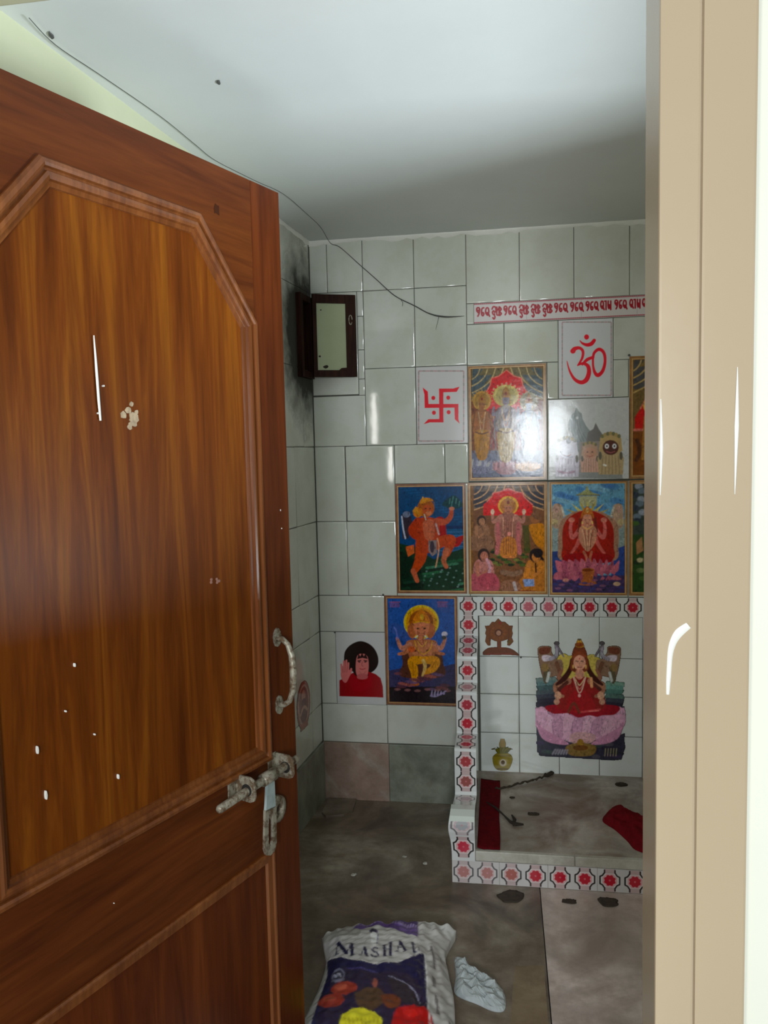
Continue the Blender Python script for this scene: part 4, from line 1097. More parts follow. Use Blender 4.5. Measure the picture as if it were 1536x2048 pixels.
panel('top_border', c, .0050, M['tileprint'], sh, thick=.003)

PROF = [(-.005, .864), (-.005, .713), (-.008, .706), (-.132, .663), (-.140, .657), (-.1425, .648), (-.1405, .563), (-.146, .556), (-.215, .545), (-.222, .541), (-.2245, .534),
        (-.2235, .390), (-.228, .384), (-.365, .384), (-.372, .381), (-.3755, .374), (-.3735, .222), (-.380, .214), (-.44, .222), (-.505, .236), (-.545, .240), (-.575, .230), (-.592, .208), (-.590, .180), (-.582, .150), (-.5815, .080), (-.5815, .079)]
def stepped_wall(x0, x1):
    body = put(empty('side_wall', (x0, -.3, 0)), sh)
    f = Fr((x0, 0, 0), (0, 1, 0), (0, 0, 1), (1, 0, 0))
    bm = bmesh.new()
    prism(bm, f, [(-.004, 0), (-.5795, 0)]+[(y+.002, z-.0015) for y, z in PROF[::-1]][:-3]+[(-.0045, .705)], 0, x1-x0)
    obj('wall_body', bm, M['tile'], body)
    P = np.array(PROF); L = np.r_[0, np.cumsum(np.hypot(*np.diff(P, axis=0).T))]; T = L[-1]
    arc = {round(l, 3): i for i, l in enumerate(L)}
    c = Canvas(x0, x1, 0, T, .0011, WHITE, (150, 150, 142), gain=.66, sat=1)
    at = lambda i, frac=0: T-L[i]-frac          # canvas height of a profile corner
    cx = (x0+x1)/2+.001
    m = lambda z, **k: motif(c, cx, z, 1.0, **k)
    m(at(0)-.038); m(at(0)-.114)
    m(at(2)-.034, red=(128, 40, 48), faded=.12); m(at(2)-.104, red=(128, 40, 48), faded=.12)
    m(at(5)-.046)
    m(at(8)+.034, red=(130, 70, 70), faded=.35)
    m(at(10)-.040, red=(124, 26, 36)); m(at(10)-.112)
    m(at(12)-.034, faded=.15); m(at(12)-.105, red=(130, 36, 44))
    m(at(15)-.038, red=(124, 44, 44)); m(at(15)-.112, red=(112, 60, 54))
    m(at(17)-.038, red=(120, 100, 98), faded=.45)
    m(at(25)+.128, red=(110, 112, 106), faded=.5); m(at(25)+.048, red=(144, 36, 50))
    c.poly([(x0, at(25)+.140), (x1, at(25)+.140), (x1, at(17)-.085), (x0, at(17)-.085)], (156, 162, 150))
    C, A = c.out()
    s = np.linspace(0, T, c.ny)                  # from the bottom of the profile up
    Y = np.interp(T-s, L, P[:, 0]); Z = np.interp(T-s, L, P[:, 1])
    xs = np.linspace(x0, x1, c.nx)
    # the nose of the lowest step bulges a little to the left
    bulge = np.exp(-((Z-.195)/.05)**2)*.010*(Y < -.5)
    Pg = np.zeros((c.ny, c.nx, 3))
    Pg[..., 0] = xs[None, :]-bulge[:, None]*(1-(xs-x0)/(x1-x0))[None, :]
    Pg[..., 1] = Y[:, None]-.001; Pg[..., 2] = Z[:, None]
    colour_mesh('flower_tiles', Pg, C, M['tileprint'], skirt=(0, .002, -.001), parent=body)
    return body
stepped_wall(SX0, SX1)
stepped_wall(BX1, BX1+.0775)

# --- the goddess mural and the two emblems on the back of the shrine
tf = view(HW, 1060, 1260, 7.314)
c = Canvas(.662, 1.015, .205, .700, .0017, None, (126, 132, 126), tf, gain=.50, sat=1.05)
for k, (y, col) in enumerate(((720, (78, 96, 90)), (770, (66, 92, 90)), (830, (48, 68, 68)), (900, (50, 62, 64)), (960, (38, 44, 52)), (1020, (28, 28, 40)), (1070, (24, 22, 34)))):
    c.poly([(90+8*(k % 2), y-20), (370, y-40), (420, y+40), (95+14*(k % 3), y+50)], col)
    c.poly([(1120, y+20), (1370-14*(k % 2), y+40), (1375-20*(k % 3), y+100), (1080, y+90)], (col[0]+8, col[1]+22, col[2]+12) if k < 4 else col)
c.poly([(100, 1420), (200, 1500), (400, 1600), (700, 1640), (1050, 1640), (1250, 1560), (1380, 1500), (1370, 1600), (1385, 1700), (1350, 1800), (1330, 1880), (1200, 1890), (700, 1860), (220, 1830), (110, 1770), (105, 1600)], (34, 36, 46))
for i in range(30): c.ell(150+1180*((i*.618) % 1), 1640+200*((i*.37) % 1), 60, 28, ((42, 34, 58), (26, 30, 36), (40, 56, 50), (62, 62, 66))[i % 4], .7)
c.ell(490, 470, 100, 130, (150, 140, 64)); c.ell(900, 480, 95, 130, (146, 138, 70)); c.poly([(440, 400), (1000, 400), (980, 680), (470, 680)], (142, 132, 62), 1, True)
for sx in (-1, 1):       # elephants
    X = lambda v: 720+sx*v
    c.poly([(X(590), 250), (X(420), 240), (X(400), 330), (X(330), 420), (X(250), 440), (X(250), 620), (X(420), 680), (X(520), 700), (X(590), 420)], (96, 78, 60), 1, True)
    c.poly([(X(575), 260), (X(430), 250), (X(440), 330), (X(570), 350)], (80, 44, 30), 1, True); c.poly([(X(540), 370), (X(420), 370), (X(400), 430), (X(520), 450)], (150, 146, 148), 1, True)
    c.line([(X(420), 420), (X(330), 360), (X(340), 210)], [60, 50, 34], (112, 112, 116)); c.line([(X(340), 200), (X(230), 380)], 24, (84, 80, 84)); c.ell(X(330), 190, 36, 26, (62, 60, 60))
    c.line([(X(470), 560), (X(500), 690), (X(490), 760)], [80, 60, 40], (66, 62, 44)); c.line([(X(440), 620), (X(470), 740)], 40, (140, 150, 140)); c.ell(X(500), 540, 56, 60, (100, 84, 50))
    c.line([(X(330), 480), (X(280), 620)], 60, (78, 54, 38))
# lotus
for i, t in enumerate(np.linspace(-1, 1, 13)):
    x = 730+t*520
    c.poly([(x-70, 1560-120*abs(t)), (x-90+t*60, 1330), (x+t*110, 1120+70*(1-abs(t))), (x+80+t*60, 1330), (x+70, 1560-120*abs(t))], ((150, 118, 134), (164, 132, 146), (136, 102, 120))[i % 3], 1, True)
for i, t in enumerate(np.linspace(-1, 1, 7)):
    x = 730+t*400
    c.poly([(x-120, 1560-60*abs(t)), (x-110+t*40, 1340), (x+t*80, 1210+30*(1-abs(t))), (x+110+t*40, 1340), (x+120, 1560-60*abs(t)), (x, 1650-60*abs(t))], ((160, 130, 142), (144, 112, 128))[i % 2], 1, True)
    c.line([(x-110+t*40, 1340), (x-120, 1560-60*abs(t))], 10, (110, 76, 98), .8)
for sx in (-1, 1):
    c.poly([(730+sx*300, 1560), (730+sx*520, 1440), (730+sx*640, 1330), (730+sx*560, 1560), (730+sx*380, 1650), (730+sx*160, 1660)], (142, 104, 122), 1, True)
    c.poly([(730+sx*470, 1190), (730+sx*560, 1110), (730+sx*640, 1180), (730+sx*620, 1330), (730+sx*520, 1420)], (158, 126, 140), 1, True)
c.poly([(590, 1520), (730, 1480), (900, 1500), (960, 1560), (880, 1640), (620, 1640)], (150, 122, 116), .8, True)
# figure
c.poly([(280, 1090), (1230, 1090), (1245, 1220), (1050, 1240), (980, 1260), (860, 1240), (700, 1270), (560, 1210), (330, 1210)], (112, 10, 24), 1, True)
c.poly([(560, 760), (640, 680), (820, 680), (1000, 760), (1060, 900), (1100, 1080), (1000, 1160), (480, 1160), (380, 1060), (430, 900)], (104, 22, 20), 1, True)
c.poly([(620, 900), (840, 900), (960, 1140), (900, 1190), (600, 1190), (540, 1100)], (118, 18, 22), 1, True)
for sx in (-1, 1):
    c.line([(720+sx*170, 740), (720+sx*330, 800), (720+sx*320, 930), (720+sx*240, 960)], [110, 90, 60, 46], (120, 84, 62)); c.line([(720+sx*200, 720), (720+sx*300, 690), (720+sx*250, 580)], [80, 60, 40], (104, 72, 54))
    c.line([(720+sx*180, 760), (720+sx*300, 860)], 50, (60, 26, 20)); c.ell(720+sx*310, 950, 50, 60, (150, 118, 92)); c.ell(720+sx*330, 1040, 42, 44, (146, 112, 90))
    c.line([(720+sx*110, 430), (720+sx*130, 560), (720+sx*220, 700), (720+sx*330, 790)], [50, 70, 80, 40], (44, 16, 12))
c.poly([(610, 380), (640, 270), (720, 150), (800, 270), (835, 380), (850, 560), (760, 620), (680, 620), (590, 560)], (88, 42, 22), 1, True)
c.poly([(670, 240), (690, 150), (720, 90), (750, 150), (785, 240)], (142, 110, 40), 1, True); c.ell(720, 120, 24, 34, (62, 62, 48)); c.ell(720, 210, 60, 34, (98, 50, 20))
c.ell(722, 470, 88, 112, (156, 116, 92)); c.poly([(640, 400), (720, 360), (805, 400), (800, 350), (720, 310), (645, 350)], (104, 50, 26), 1, True)
for sx in (-1, 1): c.line([(722+sx*20, 452), (722+sx*56, 448)], 12, (44, 24, 20)); c.ell(722+sx*92, 530, 14, 30, (160, 130, 70))
c.line([(722, 470), (718, 510), (730, 514)], 9, (120, 80, 62)); c.line([(696, 540), (748, 540)], 12, (118, 34, 34)); c.ell(722, 415, 9, 12, (130, 16, 20))
c.poly([(680, 580), (765, 580), (790, 660), (720, 720), (660, 660)], (146, 106, 84), 1, True)
for j in range(3): c.line([(640-4*j, 680), (690, 760+50*j), (722, 800+55*j), (760, 760+50*j), (805+4*j, 680)], 14, ((176, 150, 112), (142, 92, 80), (160, 140, 120))[j])
c.line([(890, 700), (900, 820)], 40, (166, 120, 80)); c.ell(720, 950, 20, 26, (168, 130, 120)); c.line([(560, 1190), (640, 1060), (720, 1200)], 40, (84, 36, 24)); c.line([(750, 1190), (900, 1170), (1020, 1150)], 30, (152, 60, 60), .7)
c.line([(860, 1180), (1000, 1170)], 16, (170, 100, 90), .8)
c.poly([(670, 1640), (790, 1640), (960, 1690), (900, 1820), (600, 1820), (520, 1700)], (94, 78, 38), 1, True); c.ell(735, 1640, 50, 60, (110, 84, 30)); c.ell(735, 1710, 110, 40, (78, 50, 20))
for i in range(6): c.line([(330+40*i, 1800), (370+36*i, 1740)], 26, (104, 104, 110), .8)
for i in range(5): c.line([(1090+40*i, 1830), (1100+40*i, 1720)], 12, (120, 120, 84), .8)
c.orn(1500, 21).mottle(.06, 2, 21)
props(panel('goddess_mural', c, .0068, M['tileprint'], mask=True, thick=.0017), 'printed tile mural of a red-robed woman seated on a big pink lotus', 'mural')

tf = view(HW, 950, 1220, 13.96)
c = Canvas(.455, .610, .620, .785, .0011, None, (132, 136, 128), tf)
BR, DK = (94, 54, 22), (70, 34, 10)
c.poly([(210, 1190), (330, 1070), (480, 1030), (860, 1030), (1050, 1090), (1180, 1190), (1230, 1250), (1060, 1240), (650, 1220), (300, 1240)], (84, 42, 16), 1, True); c.poly([(320, 1230), (1050, 1235), (1050, 1180), (330, 1190)], (98, 40, 20))
c.poly([(620, 800), (730, 800), (725, 1060), (620, 1060)], (92, 46, 16))
c.poly([(480, 320), (560, 330), (650, 225), (740, 320), (830, 320), (960, 430), (1050, 430), (1030, 560), (1050, 640), (1020, 760), (1070, 860), (1010, 930), (960, 980), (900, 960), (920, 800), (760, 850), (560, 850), (440, 790), (430, 980), (360, 970), (290, 860), (320, 700), (290, 640), (320, 540), (280, 430), (400, 430)], BR)
c.ell(660, 600, 275, 262, BR); c.ell(660, 620, 225, 212, (104, 60, 26)); c.ell(660, 620, 110, 105, DK); c.ell(660, 630, 66, 70, (142, 108, 84))
for i in range(12):
    a = math.pi*i/6; c.line([(660+120*math.cos(a), 620+112*math.sin(a)), (660+250*math.cos(a), 620+236*math.sin(a))], 12, DK, .55)
c.ell(700, 350, 44, 36, (112, 36, 22)); c.ell(960, 870, 60, 50, (84, 64, 14)); c.line([(420, 520), (400, 700), (420, 880)], 16, DK); c.line([(930, 520), (950, 700), (930, 880)], 16, DK)
c.orn(160, 22, .003).mottle(.05, 2, 22)
props(panel('wheel_emblem', c, .0068, M['tileprint'], mask=True, thick=.0017), 'brown wheel-shaped emblem on a stand, printed on the upper shrine tiles', 'printed emblem', 'printed emblems in the shrine')
tf = view(HW, 860, 1470, 6.205)
c = Canvas(.485, .580, .150, .284, .0010, None, (116, 118, 108), tf)
c.poly([(780, 300), (790, 250), (850, 215), (950, 215), (1010, 250), (1020, 310), (990, 390), (950, 425), (850, 425), (800, 380)], (104, 94, 36), 1, True)
c.ell(905, 330, 66, 52, (116, 106, 50)); c.ell(905, 335, 44, 44, (150, 144, 120)); c.ell(905, 330, 24, 26, (64, 50, 20)); c.line([(800, 250), (1000, 250)], 14, (84, 74, 26)); c.line([(840, 410), (960, 412)], 20, (76, 62, 24))
for i, t in enumerate(np.linspace(-1, 1, 9)): c.poly([(900+t*40-20, 215), (900+t*85-16, 150+12*abs(t)), (900+t*140, 110+62*abs(t)), (900+t*85+16, 160+12*abs(t)), (900+t*40+20, 215)], ((62, 62, 14), (84, 80, 24))[i % 2], 1, True)
c.poly([(860, 100), (900, 10), (940, 100), (925, 140), (875, 140)], (112, 98, 58), 1, True)
props(panel('pot_emblem', c, .0068, M['tileprint'], mask=True, thick=.0017), 'small yellow-green pot emblem with leaves, printed low on the shrine tiles', 'printed emblem', 'printed emblems in the shrine')
# oval plaque on the left wall
c = Canvas(.138, .288, .371, .565, .0018, None, (96, 98, 92), lambda p: np.atleast_2d(np.array(p, float))+np.array((.023, .033)))
c.ell(.190, .438, .072, .094, (92, 56, 44)); c.ell(.190, .438, .060, .080, (112, 92, 78)); c.ell(.190, .44, .050, .070, (84, 50, 40))
c.ell(.190, .475, .020, .022, (116, 84, 66)); c.poly([(.16, .38), (.22, .38), (.21, .455), (.17, .455)], (70, 36, 30), 1, True); c.line([(.155, .41), (.19, .43), (.225, .41)], .012, (120, 92, 76)); c.poly([(.15, .345), (.23, .345), (.222, .372), (.158, .372)], (96, 58, 44))
c.mottle(.08, 2, 31)
props(panel('oval_plaque', c, .0012, M['tileprint'], mask=True, fr=fl), 'small oval brown sticker on the left wall beside the door handle', 'sticker')
# ------------------------------------------------------------------ loose things
def sheet(name, P, thick, mat, parent=None):
    """closed thin body from a grid of points"""
    ny, nx = len(P), len(P[0])
    bm = bmesh.new()
    top = [[bm.verts.new(p) for p in row] for row in P]
    bot = [[bm.verts.new(Vector(p)-Vector((0, 0, thick))) for p in row] for row in P]
    for i in range(ny-1):
        for j in range(nx-1):
            bm.faces.new((top[i][j], top[i][j+1], top[i+1][j+1], top[i+1][j])); bm.faces.new((bot[i][j], bot[i+1][j], bot[i+1][j+1], bot[i][j+1]))
    rim = [(0, j) for j in range(nx)]+[(i, nx-1) for i in range(1, ny)]+[(ny-1, j) for j in range(nx-2, -1, -1)]+[(i, 0) for i in range(ny-2, 0, -1)]
    for (a, b), (c_, d) in zip(rim, rim[1:]+rim[:1]):
        bm.faces.new((top[a][b], bot[a][b], bot[c_][d], top[c_][d]))
    return obj(name, bm, mat, parent, smooth=True)

def wob(x, y, seed=0):
    return (math.sin(x*3.1+seed)+math.sin(y*4.3+1.7*seed)+math.sin((x+y)*2.3+.6*seed)+math.sin((x-1.6*y)*5.1+2.2*seed)*.6)/3.6

def crumple(name, outline, base, h, mat, seed, freq=26, smooth=True, rings=9, parent=None):
    """a crumpled heap over an outline; base(y) gives the surface it lies on"""
    O = catmull(outline, 6, True); n = len(O)
    cx = sum(p[0] for p in O)/n; cy = sum(p[1] for p in O)/n
    bm = bmesh.new(); R = []
    for i in range(rings):
        t = 1-i/rings; row = []
        for k, p in enumerate(O):
            x, y = cx+(p[0]-cx)*t, cy+(p[1]-cy)*t
            prof = min(1, (1-t)*3.2)**.6
            z = base(y)+.0015+h*prof*(.62+.38*wob(x*freq, y*freq, seed))+(.004*abs(wob(k, 3, seed)) if i == 0 else 0)
            row.append(bm.verts.new((x+.3*h*wob(y*freq*1.4, x*freq, seed+2)*prof, y+.3*h*wob(x*freq*1.3, y*freq, seed+4)*prof, z)))
        R.append(row)
    c0 = bm.verts.new((cx, cy, base(cy)+h*.8))
    for a, b in zip(R, R[1:]):
        for k in range(n): bm.faces.new((a[k], a[(k+1) % n], b[(k+1) % n], b[k]))
    for k in range(n): bm.faces.new((R[-1][k], R[-1][(k+1) % n], c0))
    low = [bm.verts.new((v.co.x, v.co.y, base(v.co.y)+.0006)) for v in R[0]]
    for k in range(n): bm.faces.new((low[k], low[(k+1) % n], R[0][(k+1) % n], R[0][k]))
    bm.faces.new(low[::-1])
    return obj(name, bm, mat, parent, smooth)

# red strip of cloth along the stepped wall, inside the shrine
P = []
for i in range(34):
    t = i/33; y = -.095-.475*t; row = []
    for j in range(8):
        s_ = j/7; x0 = .4445; x1 = .519+.002*math.sin(t*9)
        row.append((x0+(x1-x0)*s_, y+.004*math.sin(s_*5)*(t < .1), slabz(y)+.0072+.0022*wob(t*9, s_*3, 1)+.004*max(0, 1-s_*4)))
    P.append(row)
props(sheet('cloth_strip', P, .004, M['redcloth']), 'flat dark red cloth strip lying along the stepped wall on the platform', 'cloth')
props(crumple('cloth', [(.880, -.350), (.905, -.290), (.948, -.235), (.985, -.285), (1.02, -.30), (1.05, -.36), (1.055, -.50), (1.02, -.545), (.965, -.522), (.945, -.47), (.915, -.405)], slabz, .034, M['redcloth2'], 5, 30),
      'crumpled red cloth on the platform, beside the door frame', 'cloth')
bm = bmesh.new()
tube(bm, [(x, y, slabz(y)+h) for x, y, h in ((.470, -.285, .017), (.505, -.318, .0135), (.532, -.352, .007), (.556, -.395, .006), (.575, -.412, .008), (.602, -.408, .006))], [.002, .004, .003, .005, .007, .003], 7)
tube(bm, [(x, y, slabz(y)+h) for x, y, h in ((.562, -.35, .006), (.572, -.385, .009), (.566, -.418, .006))], [.003, .006, .003], 6)
props(obj('charred_stick', bm, M['dirt'], smooth=True), 'charred dark twig lying by the red strip on the platform', 'stick')
bm = bmesh.new(); pts = [(.500, -.165), (.545, -.150), (.597, -.112), (.640, -.088), (.675, -.062), (.712, -.030), (.726, -.014)]
Q = catmull(pts, 5)
tube(bm, [(p[0], p[1]+.004*math.sin(i*2.3), slabz(p[1])+.0085+.002*math.sin(i*1.7)) for i, p in enumerate(Q)], [.002+.003*abs(math.sin(i*1.3))+(.004 if i > 22 else 0) for i in range(len(Q))], 7)
props(obj('dried_garland', bm, M['garland'], smooth=True), 'dried brown garland lying against the back of the shrine platform', 'garland')
for i, (x, y, r) in enumerate(((.640, -.325, .014), (.985, -.075, .016), (.565, -.215, .007))):
    props(crumple('dirt_clump', [(x+r*1.5*math.cos(a), y+r*math.sin(a)*random.uniform(.6, 1.1)) for a in [k*math.pi/5 for k in range(10)]], slabz, .005, M['garland'], i, 60, rings=4),
          ('small dark clump of ash in the middle of the platform', 'small brown clump at the back of the platform by the door frame', 'tiny dark crumb on the platform beside the garland')[i], 'dirt clump', 'ash clumps on the platform')
flat = lambda y: 0.0
for i, (x, y, rx, ry, lab) in enumerate(((.556, -.645, .045, .040, 'round dark brown stain of spilt dirt below the shrine front'), (.737, -.650, .026, .014, 'small dark dirt patch below the middle of the shrine front'), (.862, -.640, .036, .026, 'dark dirt patch below the shrine front, near the door frame'))):
    props(crumple('dirt_patch', [(x+rx*math.cos(a)*random.uniform(.75, 1.1), y+ry*math.sin(a)*random.uniform(.75, 1.1)) for a in [k*math.pi/6 for k in range(12)]], flat, .0012, M['stain'], i+9, 50, rings=4), lab, 'dirt patch', 'dirt patches on the floor')
for i, (x, y, r, lab) in enumerate(((.180, -.440, .010, 'pale crumb on the dark floor, farther from the shrine side'), (.258, -.476, .012, 'pale crumb on the floor close beside the shrine side'), (.020, -.575, .013, 'flat pale crumb on the floor near the door'))):
    props(crumple('crumb', [(x+r*math.cos(a)*random.uniform(.5, 1.1), y+r*.7*math.sin(a)*random.uniform(.5, 1.1)) for a in [k*math.pi/4 for k in range(8)]], flat, .006, M['lip'], i+20, 50, rings=3), lab, 'crumb', 'crumbs on the floor')
bm = bmesh.new()
prism(bm, WORLD, [(-.196, -.020), (-.075, -.018), (-.072, -.120), (-.100, -.160), (-.168, -.182), (-.192, -.150)], .0, .010, .002)
props(obj('marble_offcut', bm, M['floor']), 'flat broken marble piece on the floor in the back left corner', 'stone piece')

# --- crumpled pale plastic
props(crumple('plastic_bag', [(.392, -.975), (.412, -.974), (.445, -1.015), (.502, -1.052), (.531, -1.100), (.533, -1.160), (.505, -1.170), (.462, -1.150), (.402, -1.118), (.399, -1.05)], flat, .026, M['plasticbag'], 3, 52, False, 12),
      'crumpled pale blue-white plastic bag on the floor beside the sack', 'plastic bag')
# --- the printed sack
tf = view(HB, 600, 1800, 4.518)
c = Canvas(-.06, .47, -1.66, -.86, .0016, (140, 136, 124), (150, 148, 136), tf, gain=.72)
c.poly([(200, 230), (520, 180), (540, 330), (420, 320), (240, 290)], (116, 112, 100), 1, True)
c.poly([(730, 110), (1420, 125), (1425, 240), (1100, 160), (740, 160)], (150, 148, 136))
c.poly([(480, 250), (560, 190), (700, 150), (860, 165), (1065, 170), (1065, 345), (960, 315), (850, 280), (760, 240), (640, 232), (540, 275)], (58, 40, 76))
for i in range(22): c.line([(560+23*i, 228-46*math.sin(math.pi*min(1, i/20))+i*2.2), (566+23*i, 186-36*math.sin(math.pi*min(1, i/20))+i*2.0)], 8, (132, 120, 136), .9)
for i in range(14): c.line([(900+12*i, 190+5*i), (905+12*i, 290+4*i)], 5, (92, 78, 104), .7)
c.ell(665, 302, 34, 36, (20, 16, 34)); c.poly([(640, 330), (690, 320), (700, 380), (690, 440), (650, 440)], (176, 172, 160), 1, True); c.line([(690, 300), (705, 350), (696, 430)], 8, (70, 64, 84))
NV = (16, 13, 38)
def glyph(strokes):
    for p, w in strokes: c.line(p, w, NV, smooth=False)
glyph([([(340, 372), (326, 470)], 12), ([(345, 372), (420, 500)], 32), ([(470, 410), (420, 500)], 12), ([(468, 410), (472, 520)], 30), ([(312, 468), (352, 480)], 8), ([(450, 522), (496, 520)], 8), ([(322, 368), (352, 374)], 8), ([(458, 404), (492, 412)], 8)])
glyph([([(585, 462), (550, 528)], 9), ([(583, 462), (604, 540)], 24), ([(560, 508), (596, 512)], 7), ([(534, 526), (562, 534)], 7), ([(588, 544), (622, 544)], 7)])
c.line([(702, 476), (676, 466), (656, 482), (668, 502), (694, 512), (708, 528), (690, 546), (660, 544), (644, 526)], 16, NV)
glyph([([(762, 432), (766, 544)], 24), ([(818, 412), (818, 530)], 24), ([(762, 486), (820, 474)], 9), ([(744, 434), (782, 430)], 8), ([(748, 546), (786, 544)], 8), ([(800, 412), (838, 406)], 8), ([(802, 532), (838, 526)], 8)])
glyph([([(908, 400), (878, 494)], 10), ([(906, 400), (952, 482)], 26), ([(886, 466), (936, 456)], 8), ([(862, 500), (894, 492)], 8), ([(934, 490), (974, 478)], 8)])
glyph([([(1018, 398), (1030, 488)], 22), ([(1030, 488), (1074, 474), (1070, 452)], 9), ([(1002, 402), (1034, 394)], 8)])
c.poly([(240, 455), (330, 505), (450, 562), (600, 606), (720, 616), (850, 602), (980, 552), (1122, 478), (1135, 700), (1152, 1000), (1185, 1180), (1240, 1700), (60, 1800), (90, 1150), (180, 850), (245, 640)], (18, 15, 42))
c.line([(240, 448), (330, 498), (450, 555), (600, 598), (720, 608), (850, 594), (980, 544), (1122, 470)], 9, (166, 160, 146))
c.poly([(350, 640), (640, 680), (1000, 700), (1130, 900), (1150, 1180), (200, 1180), (250, 850)], (30, 20, 34), .8, True)
c.ell(345, 700, 62, 66, (86, 84, 92)); c.ell(345, 700, 48, 50, (40, 38, 50)); c.line([(310, 690), (330, 720), (350, 680), (372, 720)], 14, (130, 128, 130)); c.line([(290, 745), (345, 768), (398, 745)], 14, (90, 86, 90))
c.ell(400, 830, 118, 62, (112, 40, 28)); c.ell(370, 815, 60, 26, (130, 62, 44)); c.ell(280, 935, 120, 66, (104, 36, 26)); c.ell(270, 915, 60, 28, (124, 56, 40))
c.poly([(500, 900), (620, 830), (760, 880), (720, 1010), (560, 1040)], (62, 44, 28), 1, True); c.ell(680, 790, 26, 46, (120, 66, 52)); c.poly([(740, 900), (880, 890), (900, 990), (780, 1010)], (84, 42, 22), 1, True)
c.poly([(800, 740), (980, 800), (1100, 940), (960, 960), (860, 880)], (34, 26, 30), 1, True); c.line([(800, 726), (900, 758), (980, 800), (1050, 862), (1082, 930)], [6, 14, 10, 14, 6], (112, 108, 116)); c.line([(420, 640), (560, 660), (700, 690)], 12, (52, 46, 78))
c.poly([(360, 1120), (430, 1050), (540, 1020), (660, 1050), (740, 1120), (700, 1300), (400, 1300)], (170, 158, 56), 1, True)
for i in range(9): c.line([(400+38*i, 1100), (420+36*i, 1180)], 8, (140, 124, 36))
c.poly([(860, 1040), (980, 990), (1130, 970), (1200, 1060), (1220, 1300), (840, 1300)], (132, 14, 14), 1, True); c.ell(1000, 1040, 70, 26, (160, 36, 30), .8)
c.poly([(100, 1180), (1200, 1180), (1240, 1700), (60, 1800)], (26, 18, 40), .7)
for p, w in (([(1185, 385), (1205, 470), (1215, 565)], 22), ([(1225, 830), (1240, 900), (1248, 975)], 26), ([(1352, 1000), (1362, 1060)], 18), ([(1260, 400), (1290, 480)], 8), ([(1205, 660), (1210, 740)], 30)): c.line(p, w, (54, 46, 42), .8)
c.line([(1130, 480), (1150, 760), (1165, 1000), (1195, 1180)], 12, (176, 172, 158), .8)
C, A = c.out()
Lf = [(.006, -.985), (.030, -1.05), (.044, -1.105), (.046, -1.20), (.036, -1.30), (.022, -1.38), (.010, -1.48), (.012, -1.60)]
Rt = [(.392, -.893), (.376, -.95), (.368, -1.01), (.382, -1.08), (.402, -1.18), (.412, -1.28), (.418, -1.40), (.42, -1.60)]
n1, n2 = 150, 90
tt = np.linspace(0, 1, len(Lf)); tq = np.linspace(0, 1, n1)
L_ = np.array(catmull(Lf, 22)); R_ = np.array(catmull(Rt, 22))
pick = lambda a: np.stack([np.interp(tq, np.linspace(0, 1, len(a)), a[:, k]) for k in (0, 1)], -1)
L_, R_ = pick(L_), pick(R_)
P = np.zeros((n1+2, n2+2, 3)); CC = np.zeros((n1+2, n2+2, 3))
for i in range(n1):
    t = tq[i]
    H = np.interp(t, [0, .06, .16, .35, .7, .94, 1], [.080, .084, .088, .092, .094, .080, .05])
    for j in range(n2):
        s_ = j/(n2-1)
        p = L_[i]+(R_[i]-L_[i])*s_
        prof = np.interp(s_, [0, .04, .12, .30, .55, .76, .84, .93, 1], [.42, .66, .90, 1, 1.0, .93, .80, .62, .34])
        top = np.interp(t, [0, .12], [.75, 1])
        z = H*(prof*top+(1-top)*.8)
        wr = .0032*wob(p[0]*34, p[1]*21, 3)+.0022*wob(p[0]*70+2, p[1]*60, 5)
        if s_ > .74: wr += .006*wob(p[0]*60, p[1]*26, 8)
        if t < .14: wr += .010*(1-t/.14)*wob(p[0]*40, 2, 12)
        if j == 0: wr *= .3
        P[i+1, j+1] = (p[0], p[1], max(.006, z+wr))
        a = int(np.clip((p[0]-c.x0)/c.cx, 0, c.nx-1)); b = int(np.clip((p[1]-c.z0)/c.cz, 0, c.ny-1))
        CC[i+1, j+1] = C[b, a]
for arr in (P, CC):
    arr[0], arr[-1] = arr[1], arr[-2]; arr[:, 0], arr[:, -1] = arr[:, 1], arr[:, -2]
    arr[0, 0], arr[0, -1], arr[-1, 0], arr[-1, -1] = arr[1, 1], arr[1, -2], arr[-2, 1], arr[-2, -2]
for sl in (np.s_[0, :], np.s_[-1, :], np.s_[:, 0], np.s_[:, -1]): P[sl][..., 2] = .001
P[0, :, 1] += .016; P[:, 0, 0] += .004; P[:, -1, 0] -= .004
props(colour_mesh('rice_sack', P, CC, M['sackprint'], skirt=(0, 0, -.0006), smooth=True), 'plump white sack with a dark blue food print lying on the floor', 'sack')

# --- dark thread along the ceiling edge and down the back wall
W3 = [(-.338, -1.660, 2.287), (-.345, -1.56, 2.288), (-.322, -1.42, 2.290), (-.285, -1.20, 2.290), (-.270, -1.02, 2.290), (-.258, -.90, 2.290), (-.20, -.72, 2.290), (-.150, -.585, 2.290), (-.128, -.36, 2.290), (-.118, -.20, 2.289), (-.122, -.02, 2.279),
      (-.085, -.013, 2.262), (-.009, -.006, 2.192), (.06, -.006, 2.128), (.129, -.006, 2.064), (.207, -.006, 2.021), (.265, -.006, 1.988), (.325, -.006, 1.973), (.400, -.006, 1.9725)]
Q = catmull(W3, 6)
rad = np.interp(np.linspace(0, 1, len(Q)), [0, .4, .55, .7, .88, .94, 1], [.0009, .0008, .0011, .0015, .0022, .0032, .0006])
bm = bmesh.new(); tube(bm, [tuple(q) for q in Q], list(rad), 6)
tube(bm, [(.150, -.006, 2.052), (.160, -.006, 2.036), (.158, -.006, 2.022)], .001, 5); tube(bm, [(.302, -.006, 1.978), (.296, -.006, 1.955), (.288, -.006, 1.925)], [.0012, .0009, .0005], 5)
